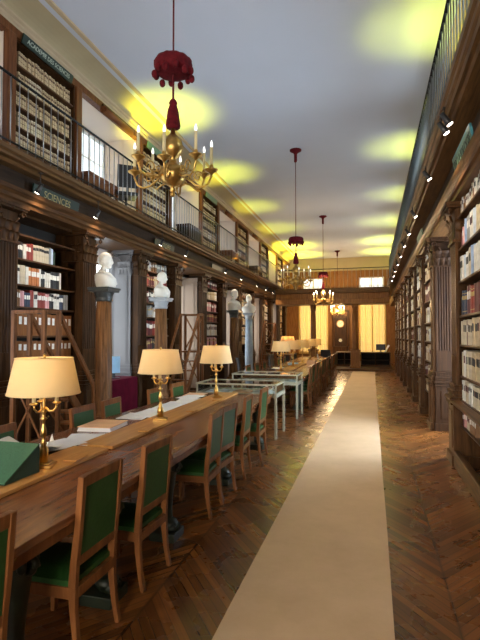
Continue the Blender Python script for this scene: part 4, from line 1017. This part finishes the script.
# ------------------------------------------------------------------ burgundy table, chair etc. by the first window bay
t = thing('cloth_covered_table', 'table under a burgundy cloth in the first window bay', 'table', (-5.04, 8.38, 0))
def cl(u, v):
    per = [(-.36, -.66), (.36, -.66), (.36, .66), (-.36, .66), (-.36, -.66)]; k = min(3, int(u * 4)); f = u * 4 - k
    x = per[k][0] + (per[k + 1][0] - per[k][0]) * f; y = per[k][1] + (per[k + 1][1] - per[k][1]) * f
    q = 1 + (.03 + .02 * math.sin(u * 60)) * (1 - v); return (x * q, y * q, .03 + .79 * v)
MB().grid(cl, 120, 8).box(-.36, .36, -.66, .66, .80, .825).build('tablecloth', M['burg'], t)
for sx in (-1, 1):
    for sy in (-1, 1): MB().box(sx * .32 - .025, sx * .32 + .025, sy * .6 - .025, sy * .6 + .025, 0, .80).build('leg', M['dark'], t)
monitor('pale blue screen on a stand on the burgundy table', (-4.93, 8.52, .826), -.75, .24, .33, 'blue')
sheet('paper', 'white papers lying on the burgundy table', (-4.95, 8.05, .827), .2, .3, .42, amp=.003, seed=51)
def office_chair(label, loc, rot, mat):
    t = thing('office_chair', label, 'chair', loc, rot)
    MB().box(-.22, .22, -.22, .22, .44, .52).build('seat', M[mat], t, bevel=.02)
    MB().path_bar([(-.20, 0, .60), (-.22, 0, .85), (-.27, 0, 1.05)], .42, [.05, .06, .04]).build('backrest', M[mat], t, bevel=.012)
    MB().beam((-.2, 0, .46), (-.21, 0, .64), .05, .02).tube([(0, 0, .08), (0, 0, .45)], .025, 8).build('column', M['black'], t)
    b = MB()
    for i in range(5): b.beam((0, 0, .10), (.26 * math.cos(i * 1.2566), .26 * math.sin(i * 1.2566), .06), .04, .03).sphere((.26 * math.cos(i * 1.2566), .26 * math.sin(i * 1.2566), .03), .03, 8, 6)
    b.build('base', M['black'], t)
    return t
office_chair('charcoal office chair by the window side of the far table', (-3.35, 12.9, 0), .4, 'darkcloth')
office_chair('black office chair on the gallery in the first window bay', (-4.98, 9.05, 4.131), 2.2, 'black')
office_chair('black desk chair at the far end of the far reading table', (-1.9, 21.0, 0), 1.5, 'black')
def gallery_table(label, loc, w_, d_, h_, mat, solid=False):
    t = thing('gallery_table', label, 'table', loc)
    MB().box(-w_ / 2, w_ / 2, -d_ / 2, d_ / 2, h_ - .06, h_).build('top', M[mat], t, bevel=.008)
    for sx in (-1, 1):
        for sy in (-1, 1): MB().box(sx * (w_ / 2 - .04) - .025, sx * (w_ / 2 - .04) + .025, sy * (d_ / 2 - .04) - .025, sy * (d_ / 2 - .04) + .025, 0, h_ - .06).build('leg', M[mat], t)
    MB().box(-w_ / 2 + .03, w_ / 2 - .03, -d_ / 2 + .03, d_ / 2 - .03, h_ - .2 if not solid else .04, h_ - .06).build('apron', M[mat if not solid else 'backing'], t)
    return t
gallery_table('dark desk on the gallery in the first window bay', (-5.35, 8.35, 4.131), .6, 1.1, .62, 'post')
gallery_table('dark low cabinet on the gallery in the second window bay', (-5.0, 12.75, 4.131), .42, 1.0, .62, 'dark', True)
gallery_table('reddish table on the gallery in the third window bay', (-5.05, 16.9, 4.131), .5, 1.0, .6, 'post')
gallery_table('dark table on the gallery in the fourth window bay', (-5.05, 20.9, 4.131), .5, 1.0, .6, 'dark')
for k in range(-1, 4):
    yc = 8.50 + PER * k
    t = thing('roller_blind', 'rolled brown wooden blind hung over the %s gallery window bay' % (['nearest'] + ORD)[k + 1], 'blind', (-4.90, yc + .05, 5.98))
    MB().lathe([(.07, -.55), (.07, .55)], n=14).build('roll', M['post'], t).rotation_euler = (PI / 2, 0, 0)
    MB().box(-.02, .02, -.57, .57, .06, .10).build('mount', M['dark'], t)

# low bookcase with two lamps far off by the window wall
gallery_table('low dark cabinet by the window wall far down the room', (-3.3, 19.3, 0), .5, 1.8, .92, 'dark', True)
for i, (y, nm) in enumerate(((18.9, 'nearer'), (19.8, 'further'))):
    dup(LAMP, (-3.3, y, .921), .3 * i, 'lamp with cream shade on the low cabinet by the window wall, %s one' % nm, None, (.9, .9, .95))
    lamp_light((-3.3, y, .92), 6, col=(1, .5, .22))

# ------------------------------------------------------------------ signs
def text_obj(txt, size, mat, parent, loc, rot, name='lettering'):
    cu = bpy.data.curves.new(name, 'FONT'); cu.body = txt; cu.size = size; cu.align_x = 'CENTER'; cu.align_y = 'CENTER'; cu.extrude = .002
    cu.materials.append(mat); tmp = bpy.data.objects.new('tmp', cu); C.objects.link(tmp); dg = bpy.context.evaluated_depsgraph_get(); me = bpy.data.meshes.new_from_object(tmp.evaluated_get(dg)); bpy.data.objects.remove(tmp)
    o = bpy.data.objects.new(name, me); C.objects.link(o); o.parent = parent; o.location = loc; o.rotation_euler = rot
    return o
def sign(label, txt, loc, rot, ln, hh, tilt, board, letter, size, ends=None):
    """board lies in the local yz plane facing +x, tilted forward; letters read along +y"""
    t = thing('shelf_sign', label, 'sign', loc, 0); t.rotation_euler = (0, tilt, rot)
    MB().box(-.012, .012, -ln / 2, ln / 2, -hh / 2, hh / 2).build('board', M[board], t, bevel=.003)
    if ends: MB().box(.0125, .015, -ln / 2 + .02, ln / 2 - .02, -hh / 2 + .02, hh / 2 - .02).build('field', M[ends], t)
    if txt: text_obj(txt, size, M[letter], t, (.0145 if not ends else .018, 0, 0), (PI / 2, 0, PI / 2))
    return t
sign('dark green sign reading SCIENCES under the gallery edge', 'SCIENCES', (-4.74, 6.43, 3.79), 0, 1.12, .20, .15, 'signgreen', 'gold', .15)
sign('dark green sign reading ACADEMIE DES SCIENCES above the gallery books', 'ACADEMIE DES SCIENCES', (-4.93, 6.45, 6.06), 0, 1.22, .14, .25, 'signgreen', 'silverletter', .09)
for i, lab in ((1, 'second'), (2, 'third')):
    sign(('dark green sign with gold lettering' if i == 1 else 'dark green sign') + ' under the gallery at the %s bookcase' % lab, 'HISTOIRE' if i == 1 else '', (-4.74, BAY[i], 3.79), 0, 1.1, .19, .15, 'signgreen', 'gold', .15)
    sign('pale green sign above the gallery books of the %s bookcase' % lab, '', (-4.93, BAY[i], 6.06), 0, 1.1, .14, .25, 'signpale', 'gold', .1)
sign('teal sign with pale green lettered field on the aisle architrave', 'TECHNOLOGIE', (.99, 5.72, 3.69), PI, 1.06, .24, .2, 'signblue', 'signgreen', .14, 'signpale')
sign('small pale green sign on the aisle architrave beyond the passage', '', (.99, 10.6, 3.69), PI, 1.0, .22, .2, 'signpale', 'gold', .1)

# ------------------------------------------------------------------ spotlights
def make_spot(label, loc, rot, mat, drop=.12):
    t = thing('spotlight', label, 'spotlight', loc, rot, None)
    MB().box(-.02, .02, -.03, .03, -.01, 0).tube([(0, 0, 0), (0, 0, -drop)], .007, 6).build('bracket', M[mat], t)
    d = Vector((-.55, 0, -.84)).normalized(); a = Vector((0, 0, -drop)) - d * .05; b = a + d * .15
    MB().tube([tuple(a), tuple(a + d * .09), tuple(b)], [.026, .031, .038], 14).build('housing', M[mat], t)
    MB().tube([tuple(b), tuple(b + d * .006)], .032, 14).build('lens', M['spotlens'], t)
    return t
def spot_light(loc, aim, e, ang=70, col=(1, .78, .55)):
    l = bpy.data.lights.new('spot_beam', 'SPOT'); l.energy = e; l.color = col; l.spot_size = math.radians(ang); l.spot_blend = .6; l.shadow_soft_size = .05
    o = bpy.data.objects.new('spot_beam', l); C.objects.link(o); o.location = loc; o.rotation_euler = (Vector(aim) - Vector(loc)).to_track_quat('-Z', 'Y').to_euler()
sp = None
for i, y in enumerate((5.86, 7.38, 10.05, 11.6, 15.1, 17.1, 19.6, 21.4, 23.0)):
    lab = 'small dark spotlight under the window wall gallery, %s along' % ORD[i]; loc = (-4.60, y, 4.02)
    if sp is None: sp = make_spot(lab, loc, 0, 'spotbody', .2)
    else: dup(sp, loc, 0, lab)
    spot_light((-4.42, y, 3.78), (-4.95, y + .1, 1.6), 26, 95)
spr = None
for i, y in enumerate((5.62, 5.86, 7.55, 9.9, 11.6, 13.2, 14.9, 16.6, 18.3, 19.8, 21.5)):
    lab = 'small spotlight under the aisle side gallery, %s along' % ORD[i]; loc = (.775, y * .985, 4.14)
    if spr is None: spr = make_spot(lab, loc, PI, 'spotbody', .1)
    else: dup(spr, loc, PI, lab)
    if i == 2: pass
    if i != 0: spot_light((.74, y, 3.86), (1.15, y, 1.5), 30, 100)
# gallery uplights standing on the gallery floors, washing the cove and ceiling
def uplight(label, loc, aim, e, ang, col):
    t = thing('uplight', label, 'lamp', loc)
    MB().box(-.08, .08, -.22, .22, 0, .05).build('housing', M['spotgrey'], t, bevel=.006)
    MB().box(-.06, .06, -.2, .2, .05, .055).build('lens', M['uplens'], t)
    l = bpy.data.lights.new('uplight_beam', 'SPOT'); l.energy = e; l.color = col; l.spot_size = math.radians(ang); l.spot_blend = 1.0; l.shadow_soft_size = .16
    o = bpy.data.objects.new('uplight_beam', l); C.objects.link(o); o.location = (loc[0], loc[1], loc[2] + .10)
    o.rotation_euler = (Vector(aim) - o.location).to_track_quat('-Z', 'Y').to_euler()
for i, y in enumerate((9.3, 13.3, 17.1, 20.9, 25.2, 28.2)):
    uplight('small yellow uplight on the window wall gallery floor, %s along' % ORD[i], (-4.76, y, 4.131), (-4.38, y, 6.4), UPL * (1.25 if y < 11 else .7 if y < 15 else .4 if y < 23 else 2.0), 66 if y < 19 else 84, (.95, .93, .04))
for i, y in enumerate((4.4, 7.7, 12.6, 16.8, 20.8, 25.0, 28.2)):
    uplight('small yellow uplight on the aisle side gallery floor, %s along' % ORD[i], (1.05, y, 4.251), (.90, y, 6.42), UPR * (1.1 if y < 15 else .7 if y < 19 else .9 if y < 23 else 3.0), 64 if y < 19 else 90, (.90, .95, .10))
# ------------------------------------------------------------------ chandeliers
def make_chandelier(label, loc, lit, simple=False, crown=True, top=ZC, rot=.2):
    """loc = foot of the body; hangs from the ceiling"""
    t = thing('chandelier', label, 'chandelier', loc, 0, None); z0 = loc[2]; H2 = top - z0
    bulb = M['bulb_lit'] if lit else M['bulb']
    b = MB().lathe([(.012, 0), (.03, .02), (.022, .05), (.055, .075), (.10, .10), (.125, .15), (.128, .20), (.11, .24), (.06, .27), (.035, .30), (.028, .33), (.05, .35), (.085, .39), (.10, .44), (.085, .50), (.05, .55), (.025, .575), (.018, .62)], n=20, wave=lambda a, z: 1 + .05 * math.cos(10 * a))
    b.sphere((0, 0, -.015), .026, 10, 8); b.build('body', M['gilt'], t)
    n = 8
    for k in range(n):
        a = rot + 2 * PI * k / n; ca, sa = math.cos(a), math.sin(a); up = .05 if k % 2 else 0.0; R_ = .375
        P = lambda r, z: (ca * r, sa * r, z)
        pts = [P(.10, .17), P(.16, .12), P(.22, .07 + up), P(.29, .05 + up), P(.345, .08 + up), P(.375, .15 + up), P(R_, .20 + up)]
        ar = MB().tube(pts, .010, 8)
        ar.tube([P(.24 + .05 * math.cos(i * .5) * (1 - i * .05), .15 + up + .06 * math.sin(i * .5) * (1 - i * .05)) for i in range(15)], .007, 6)
        ar.tube([P(.165 + .035 * math.cos(i * .55 + 2) * (1 - i * .05), .20 + .04 * math.sin(i * .55 + 2) * (1 - i * .05)) for i in range(13)], .006, 6)
        ar.lathe([(.008, .16 + up), (.02, .18 + up), (.062, .205 + up), (.066, .215 + up), (.02, .215 + up), (.02, .25 + up), (.016, .26 + up)], P(R_, 0)[:2], 14)
        ao = ar.build('arm', M['gilt'], t)
        MB().lathe([(.0155, .24 + up), (.0145, .43 + up)], P(R_, 0)[:2], 10).build('candle', M['candle'], ao)
        MB().lathe([(.006, .43 + up), (.012, .442 + up), (.014, .46 + up), (.008, .485 + up), (.003, .50 + up)], P(R_, 0)[:2], 10).build('bulb', bulb, ao)
    MB().lathe([(.03, .62), (.062, .63), (.068, .66), (.050, .80), (.034, .86), (.042, .875), (.03, .90), (.012, .92)], n=24, wave=lambda a, z: 1 + (.06 * math.cos(12 * a) if z < .85 else 0)).build('tassel', M['red'], t)
    MB().tube([(0, 0, .9), (0, 0, 1.2)], .011, 8).tube([(0, 0, 1.18), (0, 0, H2)], .009, 8).build('rod', M['redrope'], t)
    if crown:
        zc = 1.135
        MB().lathe([(.02, zc + .02), (.13, zc + .02), (.17, zc + .045), (.185, zc + .085), (.185, zc + .13), (.165, zc + .165), (.10, zc + .18), (.02, zc + .185)], n=32, wave=lambda a, z: 1 + .035 * math.cos(12 * a)).build('crown', M['red'], t)
        for k in range(12):
            a = 2 * PI * k / 12; MB().sphere((.18 * math.cos(a), .18 * math.sin(a), zc + .035 - .03 * (k % 2)), (.03, .03, .04), 10, 8).build('crown_bobble', M['red'], t)
    MB().lathe([(.028, H2 - .32), (.04, H2 - .30), (.04, H2 - .12), (.06, H2 - .08), (.15, H2 - .03), (.15, H2)], n=20).build('ceiling_rose', M['red'], t)
    return t
make_chandelier('gilt eight-arm chandelier with crimson crown hanging nearest the camera', (-1.84, 4.25, 3.05), False)
make_chandelier('gilt chandelier with crimson crown hanging over the far reading table', (-1.85, 12.1, 2.86), False, rot=.35)
make_chandelier('lit gilt chandelier hanging before the far bridge gallery', (-1.85, 19.2, 2.86), True, rot=.1)
make_chandelier('lit gilt chandelier hanging beyond the bridge before the clock', (-1.85, 27.4, 2.78), True, rot=.3)
def pt(loc, e, col, r=.3):
    l = bpy.data.lights.new('chandelier_glow', 'POINT'); l.energy = e; l.color = col; l.shadow_soft_size = r
    o = bpy.data.objects.new('chandelier_glow', l); C.objects.link(o); o.location = loc
pt((-1.85, 19.2, 3.5), 90, (1, .72, .40)); pt((-1.85, 27.4, 3.2), 300, (1, .66, .32))

# ------------------------------------------------------------------ world and view
wd = bpy.data.worlds.new('world'); SC.world = wd; wd.use_nodes = True
wd.node_tree.nodes['Background'].inputs[0].default_value = (.75, .85, 1, 1); wd.node_tree.nodes['Background'].inputs[1].default_value = .6
vs = SC.view_settings; vs.view_transform = 'Standard'; vs.look = 'None'; vs.gamma = 1; vs.use_curve_mapping = False; vs.exposure = EXPOSURE
SC.display_settings.display_device = 'sRGB'
